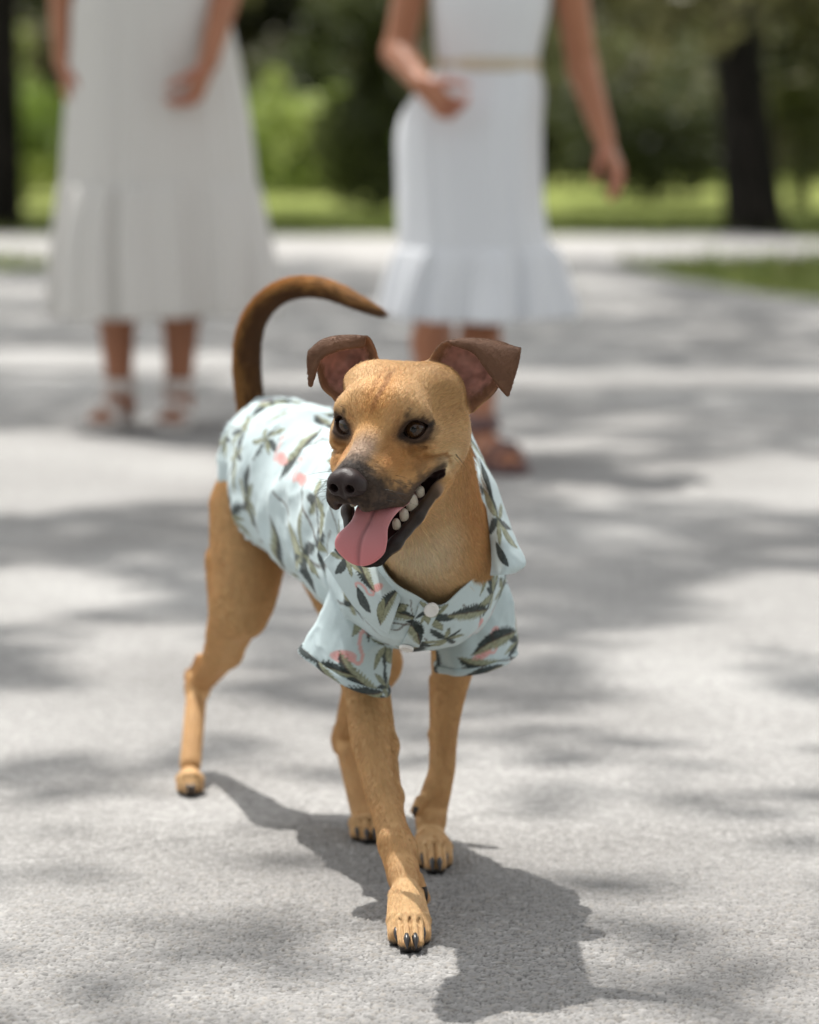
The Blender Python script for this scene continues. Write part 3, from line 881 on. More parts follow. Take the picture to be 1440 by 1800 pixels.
# ---- paws
CLAWS = []
def paw(K, f, s=1.0, tip_y=None, lift=0.0, ground=0.0, wide=1.0, foot_len=0.052, kr=.0125):
    """K: knuckle end of the cannon bones; f: where the toes point; tip_y: distance of the longest toe."""
    f = nrm([f[0], f[1], 0]); lat = np.array([-f[1], f[0], 0])            # lat: to the left of f
    K = np.asarray(K, float)
    for i, (o, ln, tz) in enumerate(((-1.5, .74, 0), (-.52, 1.0, 1), (.52, 1.0, 1), (1.5, .74, 0))):
        base = K + lat * o * .0062 * s * wide + np.array([0, 0, -.004 if abs(o) > 1 else .002]) * s
        knk = K + f * foot_len * (.50 if abs(o) > 1 else .62) * s + lat * o * .0098 * s * wide
        knk[2] = ground + (.0215 if abs(o) > 1 else .0245) * s
        tip = K + f * foot_len * (ln - .10) * s + lat * o * (.0100 if abs(o) > 1 else .0092) * s * wide
        tip[2] = ground + .0120 * s
        dogb.cap(base, knk, .0098 * s, .0092 * s, .0036 * s, tg='paw', flow=f + np.array([0, 0, -.5]))
        dogb.cap(knk, tip, .0092 * s, .0084 * s, .0014 * s, tg='paw', flow=f + np.array([0, 0, -.8]))
        pad = tip + f * .001 * s; pad[2] = ground + .0055 * s
        dogb.ell(pad, np.array([.0078, .0085, .0052]) * s, .002 * s, tg='pad', flow=f)
        cb = tip + f * .0060 * s + np.array([0, 0, .0030]) * s
        CLAWS.append((cb, nrm(f + np.array([0, 0, -.25])), 0.0180 * s, .0041 * s, ground))
    for o in (-1.0, 0.0, 1.0):
        a_ = K + f * foot_len * .50 * s + lat * o * .0098 * s * wide; a_[2] = ground + (.0330 if o == 0 else .0300) * s
        m_ = K + f * foot_len * .74 * s + lat * o * .0100 * s * wide; m_[2] = ground + .0265 * s
        b_ = K + f * foot_len * 1.02 * s + lat * o * .0095 * s * wide; b_[2] = ground + .0100 * s
        dogb.cap(a_, m_, .0002 * s, .0012 * s, .004 * s, op='s'); dogb.cap(m_, b_, .0014 * s, .0024 * s, .003 * s, op='s')
    pk = K + f * foot_len * .28 * s; pk[2] = ground + .0085 * s
    dogb.ell(pk, np.array([.0175, .0155, .0080]) * s, .006 * s, tg='pad', flow=f)

YF = GY(1681)
KfR = P(714, 1566, 3.030)
paw(KfR, (.05, -1), .94, foot_len=(KfR[1] - YF - .004) / .94, wide=.88)
CLAWS.append((P(746, 1570, 3.055), nrm([.25, -.30, -1.0]), .0190, .0042, 0))
YL = GY(1542)
KfL = P(757, 1466, 3.345)
paw(KfL, (.05, -1), .88, foot_len=(KfL[1] - YL - .004) / .88, wide=.9)
CLAWS.append((P(730, 1424, 3.340), nrm([-.35, -.3, -.9]), .0110, .0030, 0))
KhL = P(645, 1448, 3.435)
paw(KhL, (.10, -1), .88, foot_len=.050)
KhR = P(333, 1362, 3.672)
paw(KhR, (.10, -1), .80, foot_len=.050, wide=.72)

# ---- head (millimetres, head frame)
def hc(a, b, ra, rb, k, tg='head', flow=BK, flat=None):
    dogb.cap(a, b, ra, rb, k, HF, tg=tg, flow=flow, flat=flat)
def he(c, r, k, tg='head', flow=BK, rot=None, op='u'):
    dogb.ell(c, r, k, HF, op, rot, flow, tg)
he((0, -52, 4), (55, 60, 38), 18)
he((0, -20, 6), (43, 32, 27), 14, flow=(0, -1, .6))
for sx in (-1, 1):
    he((sx * 33, -60, 19), (24, 28, 22), 18, flow=(sx * .5, -1, .3))                  # broad flat top by the ears
    hc((sx * 17, -9, 17), (sx * 37, -14, 15), 8, 9.0, 14, flow=(sx * .8, -.6, .5))        # brow
    he((sx * 44, -48, -24), (19.5, 36, 29), 14, flow=(sx * .5, -1, -.4))                # jaw muscle
    hc((sx * 43, -10, -16), (sx * 53, -52, -8), 11, 12, 10, flow=(sx * .3, -1, -.1))  # cheekbone
hc((0, -10, -6), (0, 18, -11.5), 15, 16.5, 16, flow=(0, -1, .1))
hc((0, 14, -11), (0, 64, -21), 16.5, 13.0, 10, flow=(0, -1, .1))                          # bridge of the nose
for sx in (-1, 1):
    hc((sx * 14, 8, -26), (sx * 10, 62, -31), 19, 14, 8, flow=(sx * .35, -1, -.15), tg='muzzle')
    hc((sx * 25, 27, -49), (sx * 12.5, 67, -40.5), 12.5, 12.0, 7, flow=(sx * .35, -1, -.3), tg='muzzle')
    hc((sx * 25, 27, -49), (sx * 37, 3, -34), 12.5, 10.5, 7, flow=(sx * .35, -1, -.2), tg='muzzle')
    hc((sx * 37, 3, -34), (sx * 48, -20, -33), 10.5, 10.5, 7, flow=(sx * .5, -1, .1))
he((0, 71.5, -38.5), (19, 11, 15), 6, tg='muzzle', flow=(0, -.3, -1))
# lower jaw, hanging open
for sx in (-1, 1):
    dogb.chain([((sx * 47, -30, -54), 10), ((sx * 43.5, -16, -63.5), 6.5), ((sx * 34.5, 8, -79.5), 6.2), ((sx * 21.5, 34, -97), 6.2), ((sx * 9, 47, -106), 6.5), ((0, 49, -107), 6.5)],
               6, HF, tg='jaw', flow=(sx * .3, -1, -.1))
    dogb.cap((sx * 20, -36, -70), (sx * 7, 34, -104), 17, 7, 9, HF, tg='jaw', flow=(0, -1, -.1))
he((0, -45, -55), (40, 34, 34), 16, tg='jaw', flow=(0, -1, -.5))
# corner of the mouth: a skin fold joins the two lips
for sx in (-1, 1):
    hc((sx * 50, -26, -41), (sx * 48, -26, -58), 5.0, 5.0, 6, flow=(sx * .4, -1, .1))
# hollow of the mouth
ky = [-40, -25, -18, -10, 0, 10, 28, 45, 60, 80]
kx = [26, 47, 56, 54, 45, 35, 27, 20, 15, 10]
kj = [26, 46, 43, 38.5, 32, 26, 20, 11, 3, 0]
def mouth_fn(p):
    y = p[:, 1]
    zm = np.interp(y, [-30, -22, 0, 18, 45], [-50, -50, -57, -66, -76])
    xi = np.interp(y, ky, kx); xj = np.interp(y, ky, kj)
    up = np.maximum(np.abs(p[:, 0]) - xi, p[:, 2] - zm) + 0
    up = np.maximum(up, zm - p[:, 2])
    f_ = sstep(-3, 3, p[:, 2] - zm)
    xin = xi * f_ + xj * (1 - f_)
    zu = np.interp(y, [-30, -22, -5, 20, 60], [-47, -43.5, -42, -41, -42])
    zl = np.interp(y, [-30, -22, 0, 20, 42, 60], [-54, -58, -82, -92, -104, -104])
    def smax(a, b, k=4.0):
        h = np.maximum(k - np.abs(a - b), 0) / k
        return np.maximum(a, b) + h * h * k * .25
    d = smax(np.abs(p[:, 0]) - xin, smax(p[:, 2] - zu, zl - p[:, 2]))
    return smax(d, -26 - y, 6.0) * 0.8
dogb.add(mouth_fn, HF, (-62, -30, -110), (62, 75, -34), 4.0, 's')
# groove between the nostril pads and the lip, forehead crease
dogb.cap((0, 83.0, -36), (0, 81, -54), 0.9, 1.0, 2.0, HF, 's')
dogb.cap((1, -2, 41.0), (1.5, -38, 48.0), 1.6, 2.0, 10.0, HF, 's')
dogb.cap((-6.5, -16, 40.0), (-8, -40, 47.5), 1.1, 1.1, 7.0, HF, 's')
for sx in (-1, 1):
    he((sx * 19, -19, 21), (15, 17, 15), 10, flow=(sx * .3, -.8, .6))                # frontal bulge over each eye
    dogb.ell((sx * 62, -30, 16), (15, 20, 15), 14, HF, 's')                           # hollow of the temple
# cheek creases beside the smile
for sx in (-1, 1):
    dogb.cap((sx * 45, 4, -24), (sx * 57, -20, -29), 2.0, 1.8, 4.0, HF, 's')
    dogb.cap((sx * 56, -22, -36), (sx * 58, -30, -50), 2.2, 2.0, 4.5, HF, 's')
    dogb.cap((sx * 30, 10, -17), (sx * 46, -1, -15), 1.7, 1.6, 3.5, HF, 's')
# eyes
EYE_R = 11.6
EYES = {}
for sx in (-1, 1):
    g = nrm([sx * .42, .88, .20]); e = nrm(np.cross([0, 0, 1.0], g)) * -1.0
    if e[0] * sx < 0: e = -e                                             # e points to the outer corner
    w = np.cross(e, g); w = w if w[2] > 0 else -w
    t = math.radians(8)
    e, w = e * c_(t) + w * s_(t), w * c_(t) - e * s_(t)
    E = np.array([sx * 32.3, -11.0, -0.5])
    EYES[sx] = (E, g, e, w)
    dogb.ell(E, (14.3, 14.3, 14.3), 6, HF, flow=(sx * .6, -1, .1), tg='head')
    dogb.cap(E + e * -10 + w * 11.5 + g * 6, E + e * 11 + w * 11.5 + g * 4.5, 3.6, 3.6, 6, HF, flow=(sx * .7, -.6, .5), tg='head')
    dogb.cap(E + e * -10 - w * 11.5 + g * 6.5, E + e * 8 - w * 11.5 + g * 6.5, 2.8, 2.8, 5, HF, flow=(sx * .6, -1, -.2), tg='head')
    def lid(p, E=E, g=g, e=e, w=w):
        r = p - E
        a = r @ e; b = r @ w; q = r @ g
        x = a / 12.8
        hh = 9.7 * np.clip(1 - x * x, -1, 1)
        hl_ = 8.0 * np.clip(1 - (np.clip((a + 1.5) / 12.4, -2, 2)) ** 2, -1, 1)
        d = np.where(b > 0, b - hh, -b - hl_)
        return np.maximum(np.maximum(d, np.abs(a) - 12.6), 2.0 - q) * .85
    dogb.add(lid, HF, E - 22, E + 22, 1.2, 's')

# ---- ears: thin folded sheets sampled as point clouds
def ear_rows(side):
    if side > 0:
        rows = [[(42, 54, 52), (53, 44, 58), (64, 35, 59), (75, 27, 56), (86, 21, 48)],
                [(48, 63, 47), (60, 54, 59), (72, 46, 62), (83, 38, 58), (94, 26, 44)],
                [(54, 73, 43), (70, 66, 62), (84, 59, 66), (95, 50, 60), (105, 35, 40)],
                [(59, 79, 41), (77, 77, 58), (93, 72, 62), (107, 65, 56), (116, 52, 42)],
                [(63, 81, 39), (81, 83, 46), (98, 82.5, 49), (114, 79, 46), (126, 71, 39)],
                [(64, 81.5, 38), (84, 82, 37), (100, 79, 36), (116, 75, 33), (129, 74, 30)],
                [(64.5, 81.5, 37.5), (86, 78, 33), (100.5, 70, 29), (114, 61, 25), (126, 58, 23)],
                [(65, 81.3, 37), (88, 73, 31), (100, 58, 25.5), (110, 44, 20.5), (118.5, 33, 18)]]
    else:
        rows = [[(4, 56, 82), (-8, 48, 86), (-18, 40, 87), (-26, 33, 85), (-35, 26, 80)],
                [(-2, 65, 78), (-13, 58, 87), (-23, 50, 90), (-32, 42, 87), (-41, 31, 77)],
                [(-5, 75, 77), (-20, 68, 94), (-33, 60, 98), (-44, 51, 93), (-52, 41, 76)],
                [(-8, 82, 76), (-23, 78, 92), (-37, 74, 94), (-48, 66, 88), (-56, 56, 76)],
                [(-11, 86, 74), (-25, 86, 83), (-40, 84, 84), (-52, 79, 80), (-60, 70, 74)],
                [(-13, 86.5, 72.5), (-27, 87, 74), (-42, 86, 74), (-54, 82, 71), (-63.5, 74, 67)],
                [(-14, 84, 71.5), (-27, 83, 69.5), (-41, 81, 68), (-55, 75, 65), (-65, 62, 62)],
                [(-15, 79, 71), (-26, 78, 67.5), (-39, 75.5, 65.5), (-55, 67, 62), (-63.5, 42, 59)]]
    A = np.array(rows, float)
    A = cr(A, np.linspace(0, 7, 72))
    A = cr(A.transpose(1, 0, 2), np.linspace(0, 4, 46)).transpose(1, 0, 2)
    return A
EARS = {}
def ear_near(q, pts, nr=72, nc=46):
    """Index of the nearest sheet sample: coarse search, then its neighbours."""
    ci = np.array([i * nc + j for i in range(1, nr, 3) for j in range(1, nc, 3)])
    cp = pts[ci]
    k = ci[((cp ** 2).sum(1)[None] - 2 * q @ cp.T).argmin(1)]
    best = np.full(len(q), 1e9); bk = k.copy()
    ki, kj = k // nc, k % nc
    for di in range(-2, 3):
        for dj in range(-2, 3):
            c = np.clip(ki + di, 0, nr - 1) * nc + np.clip(kj + dj, 0, nc - 1)
            d = ((q - pts[c]) ** 2).sum(1)
            m = d < best
            best[m] = d[m]; bk[m] = c[m]
    return bk
for side in (-1, 1):
    A = ear_rows(side)
    du = np.gradient(A, axis=0); dv = np.gradient(A, axis=1)
    N = np.cross(du, dv); N /= np.linalg.norm(N, axis=2, keepdims=True)
    # make the normal point to the furry outer side: on the lower rows the inside faces the viewer (-D)
    if N[12, 23, 2] < 0:
        N = -N
    nr, ncol = A.shape[:2]
    v = np.linspace(0, 1, nr)[:, None]; u = np.abs(np.linspace(-1, 1, ncol))[None, :]
    th = 2.5 - 0.6 * v - 0.5 * u ** 3 + 2.0 * np.clip(1 - v * 6, 0, 1)
    pts = A.reshape(-1, 3); tt = th.reshape(-1) + 2.0 * (fbm(pts * .19, 77 + side, 2) - .5) * np.broadcast_to(np.clip(1 - u ** 3, 0, 1) * np.clip(1.25 - 2.2 * v, 0, 1), th.shape).reshape(-1)
    nn = N.reshape(-1, 3)
    vv = np.broadcast_to(v, th.shape).reshape(-1); uu = np.broadcast_to(u, th.shape).reshape(-1)
    EARS[side] = (pts, nn, vv, uu)
    def ear_fn(p, pts=pts, tt=tt, nn=nn):
        out = np.full(len(p), 1e3)
        lo = pts.min(0) - 14; hi = pts.max(0) + 14
        idx = np.nonzero(((p > lo) & (p < hi)).all(1))[0]
        for i in range(0, len(idx), 20000):
            j = idx[i:i + 20000]
            q = p[j]
            k = ear_near(q, pts)
            r = q - pts[k]
            h = (r * nn[k]).sum(1)
            t2 = np.maximum((r * r).sum(1) - h * h, 0)
            t = np.maximum(np.sqrt(t2) - 0.9, 0)                # inside the sheet: measure along the normal
            out[j] = np.sqrt(h * h + t * t) - tt[k]
        far = np.setdiff1d(np.arange(len(p)), idx, assume_unique=True)
        if len(far):
            q = np.clip(p[far], lo, hi)
            out[far] = np.linalg.norm(p[far] - q, axis=1) + 12
        return out
    flw = (0.5 * side, .9, .1)
    dogb.add(ear_fn, EF, pts.min(0) - 3, pts.max(0) + 3, 5.0, 'u', flow=(side * .6, .5, .0), tg='ear')

dogV, dogF, dogN = dogb.mesh()

# ---- coat colours and lie of the hair
def dog_paint(V, N):
    fl, tg = dogb.near(V, 0.005)
    z0 = np.zeros(len(V))
    g = lambda k: tg.get(k, z0)
    H = HF.l(V)
    n1 = fbm(V * 60, 11, 3); n2 = fbm(V * 240, 5, 2)
    tan = np.array([0.600, 0.352, 0.148]); light = np.array([0.715, 0.505, 0.275]); deep = np.array([0.470, 0.220, 0.072])
    dark = np.array([0.022, 0.016, 0.014])
    C = tan[None] * (0.78 + 0.36 * n1[:, None])
    mix = lambda C, col, w: C * (1 - w[:, None]) + np.asarray(col)[None] * w[:, None]
    C = mix(C, deep, 0.40 * sstep(.50, .72, fbm(V * 22, 3, 2)) * (g('leg') + g('thigh') * .45))
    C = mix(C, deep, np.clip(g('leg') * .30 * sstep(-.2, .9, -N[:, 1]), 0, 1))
    C = mix(C, light, .55 * g('paw') + .35 * g('thigh') + .30 * g('leg'))
    # pale throat and chest, with light bounced off the road painted in
    th = g('throat') + .25 * g('neck')
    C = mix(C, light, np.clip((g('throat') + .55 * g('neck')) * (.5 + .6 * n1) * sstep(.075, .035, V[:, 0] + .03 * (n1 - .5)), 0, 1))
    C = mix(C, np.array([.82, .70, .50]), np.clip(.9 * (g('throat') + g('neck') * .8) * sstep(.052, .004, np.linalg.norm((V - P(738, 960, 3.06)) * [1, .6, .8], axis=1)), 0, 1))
    C = mix(C, deep, g('neck') * .55 * sstep(.02, .07, V[:, 0]))  # right side of the neck: shade painted into the coat
    # tail: dark underneath and towards the tip, with gold rim light painted on its outside
    tl = g('tail')
    zz = V[:, 2] + .02 * (fbm(V * 120, 9, 2) - .5)
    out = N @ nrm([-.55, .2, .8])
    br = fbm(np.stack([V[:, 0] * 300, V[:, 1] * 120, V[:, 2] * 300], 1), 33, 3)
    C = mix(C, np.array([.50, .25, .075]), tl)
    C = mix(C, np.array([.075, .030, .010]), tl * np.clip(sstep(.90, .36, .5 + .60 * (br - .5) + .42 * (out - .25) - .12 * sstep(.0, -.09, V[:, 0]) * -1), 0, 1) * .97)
    # head
    hm = (np.linalg.norm(H - [0, -10, -25], axis=1) < 120) & (V[:, 2] > .36)
    head = hm * np.clip(g('head') + g('muzzle') + g('jaw') + g('ear'), 0, 1)
    x, y, z = H[:, 0], H[:, 1], H[:, 2]; ax = np.abs(x)
    nn = (n2 - .5)
    C = mix(C, light * .90, head * .52 * sstep(14, 44, ax) * sstep(20, -20, y) * sstep(-75, -20, z))
    C = mix(C, light * .92, head * .25 * sstep(-10, 20, z))
    C = mix(C, np.array([.74, .58, .35]), head * .75 * sstep(18, 6, np.sqrt(((ax - 54) * .6) ** 2 + (y + 24) ** 2 * .6 + (z + 36) ** 2)))
    C = mix(C, np.array([.58, .30, .095]), head * .7 * sstep(22, 4, ax + 8 * (n1 - .5)) * sstep(-2, 14, z) * sstep(-70, -5, y))
    C = mix(C, deep * .75, head * .9 * sstep(4.6, .8, np.abs(x - 1 + 1.6 * np.sin(y * .12))) * sstep(12, 28, z) * sstep(-52, -30, y))  # forehead furrow: its shade painted as a dark line
    C = mix(C, deep * .9, head * .55 * sstep(3.0, .5, np.abs(x + 7.5 + 1.2 * np.sin(y * .15))) * sstep(24, 34, z) * sstep(-50, -34, y))  # second forehead crease, shade painted in likewise
    C = mix(C, np.array([.42, .205, .066]), head * .85 * sstep(16, 26, ax) * sstep(54, 42, ax) * sstep(-4, -14, z) * sstep(-40, -26, z) * sstep(-22, -8, y) * sstep(42, 26, y))
    C = mix(C, np.array([.34, .17, .06]), head * .75 * sstep(12, 17, ax) * sstep(27, 20, ax) * sstep(12, 0, z) * sstep(-16, -6, z) * sstep(-10, -2, y))
    C = mix(C, np.array([.43, .235, .085]), head * .55 * sstep(30, 46, ax + 14 * (n1 - .5)) * sstep(-14, 6, z) * sstep(-12, -30, y))  # temples: shading painted in as a darker gold
    # grey-brown bridge of the nose, black mask around lips and nose
    C = mix(C, np.array([.340, .250, .190]), head * .85 * sstep(17 + 4 * nn, 8, ax) * sstep(12, 40, y) * sstep(-30, -12, z))
    C = mix(C, np.array([.45, .21, .07]), head * .6 * sstep(14, 24, ax) * sstep(34, 24, ax) * sstep(-5, 20, y) * sstep(60, 40, y) * sstep(-40, -18, z))
    mask = sstep(32, 60, y + 14 * nn - .35 * (z + 30))
    lipz = np.interp(y, [-25, -12, 0, 18, 28, 45, 80], [-46, -40, -43, -54, -60, -57, -51])
    upper = sstep(14.5 + 12 * sstep(0, 32, y) + 9 * nn, 4 + 5 * sstep(0, 32, y), z - lipz) * sstep(-22, -12, y) * (z > lipz - 9)
    C = mix(C, dark, head * np.clip(mask * .96, 0, 1) * sstep(-62, -52, z))
    C = mix(C, np.array([.045, .030, .024]), head * .93 * upper * sstep(.2, .5, g('muzzle') + sstep(-4, 8, y) + (ax > 34)))
    # speckles that fade into the tan cheek
    C = mix(C, np.array([.10, .065, .045]), head * .75 * sstep(34, 12, z - lipz) * sstep(-4, 20, y) * sstep(.45, .6, n2))
    jl = np.interp(y, [-30, -16, 8, 34, 50], [-52, -60, -75, -92, -101])
    low = g('jaw') * sstep(-22, -10, y) * sstep(-9.5 + 4.5 * sstep(24, -10, y), -6.5 + 4.5 * sstep(24, -10, y), z - jl + 2 * nn)
    low = np.clip(low, 0, 1) * head
    C = mix(C, dark, low)
    C = mix(C, np.array([.17, .12, .11]), np.clip(4 * low * (1 - low), 0, 1) ** 2 * .5 * sstep(48, 30, y))  # highlight painted along the rim of the lower lip
    for sx in (-1, 1):                                                    # folds of the smile: crease shade painted as dark lines
        for a_, b_, w_ in (((sx * 40, 6, -22), (sx * 57, -19, -27), 2.2), ((sx * 57, -19, -27), (sx * 59, -30, -50), 2.0), ((sx * 44, -2, -15), (sx * 56, -20, -17), 1.6)):
            a_ = np.array(a_, float); b_ = np.array(b_, float); t_ = np.clip(((H - a_) @ (b_ - a_)) / ((b_ - a_) @ (b_ - a_)), 0, 1)
            C = mix(C, deep * .8, head * .6 * sstep(w_, .4, np.linalg.norm(H - a_ - t_[:, None] * (b_ - a_), axis=1) - 1.5))
    C = mix(C, dark, head * sstep(30, 44, y) * (z < -80))
    skin = np.clip(low * 1.3, 0, 1) * (y < 44)
    inside = (np.abs(x) < np.interp(y, ky, kx) + 1.2) & (z < np.interp(y, [-30, -22, -5, 20, 60], [-47, -44, -38, -38, -41]) + 1.0) & (z > np.interp(y, [-30, -22, 0, 20, 42, 60], [-54, -58, -82, -92, -104, -104]) - 1.5) & (y > -28) & (y < 70) & hm
    mfv = mouth_fn(H)
    inside = hm & (mfv < 1.0) & (y < 70)
    C[inside] = np.array([.030, .014, .013])
    skin[inside] = 1
    lipw = hm & (mfv < 2.4) & (mfv >= 1.0) & (y > -28)
    C[lipw] = np.where((z[lipw] < np.interp(y[lipw], [-30, -22, 0, 18, 45], [-50, -50, -57, -66, -76]))[:, None], np.array([[.115, .085, .080]]), np.array([[.040, .026, .024]])); skin[lipw] = .8
    # corner of the mouth and lower lip rim: greyish skin, its highlight painted in
    # eyes: black lids with a trailing outer line and a dark brow spot
    for sx in (-1, 1):
        E, gg, e, w = EYES[sx]
        r = H - E
        a = r @ e; b = r @ w; q = r @ gg
        rr = np.sqrt((a / np.where(a > 0, 15.5, 17.5)) ** 2 + (b / np.where(b > 0, 11.4, 13.2)) ** 2)
        k = (q > 0) * hm * (np.linalg.norm(r, axis=1) < 30)
        C = mix(C, np.array([.016, .012, .011]), k * sstep(1.10, .88, rr + .2 * nn))
        C = mix(C, np.array([.10, .055, .03]), k * .55 * sstep(1.55, 1.0, rr + .5 * nn))
        C = mix(C, dark, k * .85 * sstep(3.2, 1.2, np.abs(b - 1.0 - .10 * (a - 12))) * sstep(8, 12, a) * sstep(24, 15, a))
        C = mix(C, dark, k * .85 * sstep(5.0, 1.5, np.abs(b + 2.5)) * sstep(-9, -12, a) * sstep(-21, -13, a))
        C = mix(C, np.array([.05, .03, .02]), k * .8 * sstep(5.0 + 4 * nn, 1.0, np.sqrt((a + 5) ** 2 + ((b - 15) * 1.0) ** 2)))
        ed = k * (np.abs(np.linalg.norm(r, axis=1) - 13.4) < 1.7) * (rr < 1.0)
        skin = np.maximum(skin, ed)
    # ears: chocolate outside, bare rosy skin inside
    er = g('ear')
    H2 = EF.l(V)
    inner = np.zeros(len(V)); sd = np.zeros((len(V), 3))
    for side in (-1, 1):
        pts, nr, vv, uu = EARS[side]
        idx = np.nonzero((er > .12) & (np.abs(H2[:, 0] - pts[:, 0].mean()) < 60) & (H2[:, 1] > 15))[0]
        for i in range(0, len(idx), 20000):
            j = idx[i:i + 20000]
            k = ear_near(H2[j], pts)
            h = ((H2[j] - pts[k]) * nr[k]).sum(1)
            col = np.where((h < -.3)[:, None], np.array([[.560, .290, .230]]) * (.40 + 1.2 * fbm(V[j] * 130, 19, 2)[:, None]), np.array([[.150, .075, .042]]) * (.75 + .5 * n1[j][:, None]))
            brown_rim = np.maximum(sstep(.24, .04, vv[k] + .10 * (n2[j] - .5)), sstep(.70, .92, uu[k] + .25 * (n2[j] - .5)))
            col = col * (1 - (.85 * brown_rim * (h < -.3))[:, None]) + np.array([[.20, .100, .045]]) * (.85 * brown_rim * (h < -.3))[:, None]
            tanb = sstep(.35, .05, vv[k]) * (h >= -.3)
            col = col * (1 - tanb[:, None]) + tan[None] * .8 * tanb[:, None]
            e_ = sstep(.3, .75, er[j])[:, None]
            C[j] = C[j] * (1 - e_) + col * e_
            inner[j] = np.where(h < -.3, sstep(.3, .7, er[j]) * (vv[k] < .95) * (brown_rim < .5), 0)
    skin = np.maximum(skin, inner)
    # pads
    pd = sstep(.35, .6, g('pad')) * (V[:, 2] < .016)
    C = mix(C, np.array([.020, .018, .018]), pd)
    skin = np.maximum(skin, pd)
    # hair length (m)
    ln = .0060 * np.ones(len(V))
    ln = ln * (1 - g('leg') - g('paw')) + .0050 * (g('leg') + g('paw'))
    ln = np.where(head > .5, .0036, ln)
    ln = np.where((head > .5) & (y > 10), .0026, ln)
    ln = np.where(er > .4, .0020, ln)
    ln = ln + .0055 * g('throat') + .0030 * g('neck') + .004 * tl
    ln[skin > .45] = 0
    return np.clip(C, 0, 1), fl, ln, skin

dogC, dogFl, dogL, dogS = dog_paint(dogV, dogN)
dog = empty('dog', tuple(P(700, 1560, GY(1560)) * [1, 1, 0]), 'tan dog with black muzzle walking in a flamingo print shirt, tongue out', 'dog')
m_skin, nt, b = mat_new('dog_skin', rough=.62, spec=.25, attr='col')
add_bump(nt, b, 900, .25, .0006)
at = nt.nodes.new('ShaderNodeAttribute'); at.attribute_name = 'skin'
mr = nt.nodes.new('ShaderNodeMapRange'); mr.inputs['To Min'].default_value = .68; mr.inputs['To Max'].default_value = .36
nt.links.new(at.outputs['Fac'], mr.inputs['Value']); nt.links.new(mr.outputs['Result'], b.inputs['Roughness'])
me = mesh_from('body', dogV, dogF)
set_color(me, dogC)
a = me.attributes.new('skin', 'FLOAT', 'POINT'); a.data.foreach_set('value', dogS.astype(np.float32))
dog_body = child('body', me, m_skin, dog)

# ---- eyes
m_eye, nt, b = mat_new('wet_eye', rough=.015, spec=.5, attr='col')
def eyeball(sx):
    E, g, e, w = EYES[sx]
    gz = nrm([.26, .90, .24]) if sx > 0 else nrm([.02, .95, .22])
    n1, n2 = 60, 72
    r1 = nrm(np.cross([0, 0, 1.0], gz)); r2 = np.cross(gz, r1)
    th = np.linspace(0, math.pi, n1) ** 1.0; ph = np.linspace(0, 2 * math.pi, n2, endpoint=False)
    V = []; C = []
    for t in th:
        bulge = 1 + .035 * math.exp(-(t / .45) ** 2)
        for p in ph:
            d = gz * math.cos(t) + (r1 * math.cos(p) + r2 * math.sin(p)) * math.sin(t)
            V.append(E + d * EYE_R * bulge)
            if t < .26: c = (.002, .002, .002)
            elif t < .74:
                k = .55 + .45 * math.sin(p * 23 + 3 * math.sin(p * 7)); c = np.array([.052, .025, .010]) * (.55 + .55 * k) * (1.0 if t < .64 else .4)
            else: c = np.array([.050, .030, .024]) * (1 if t < 1.0 else .5)
            C.append(c)
    return HF.w(np.array(V)), grid_faces(n1, n2, True), np.array(C)
for sx in (-1, 1):
    V, F, C = eyeball(sx)
    me = mesh_from('eye', V, F); set_color(me, C)
    child('eye', me, m_eye, dog)

# ---- nose
nb = Body(0.0007)
nb.ell((0, 75, -22), (16.0, 12.5, 13.0), 3, HF)
for sx in (-1, 1):
    nb.ell((sx * 8.2, 80, -23), (8.6, 8.5, 10.4), 4, HF)
    nb.ell((sx * 13.6, 74, -26), (5.2, 8, 7.5), 4, HF)
nb.cap((0, 80, -30), (0, 78.5, -37), 4.5, 3.5, 4, HF)
for sx in (-1, 1):
    nb.cap((sx * 8.2, 93, -25.0), (sx * 7.2, 73, -22.5), 4.3, 3.6, 2.4, HF, 's')
    nb.cap((sx * 10.5, 91, -27.5), (sx * 18, 80, -30.5), 1.9, 1.2, 1.8, HF, 's')
nb.cap((0, 89.5, -17), (0, 84, -39), 1.0, 1.0, 2.2, HF, 's')
V, F, N = nb.mesh()
m_nose, nt, b = mat_new('nose_leather', color=(.028, .017, .016), rough=.45, spec=.3)
add_bump(nt, b, 800, .35, .0005, kind='VORONOI')
child('nose', mesh_from('nose', V, F), m_nose, dog)

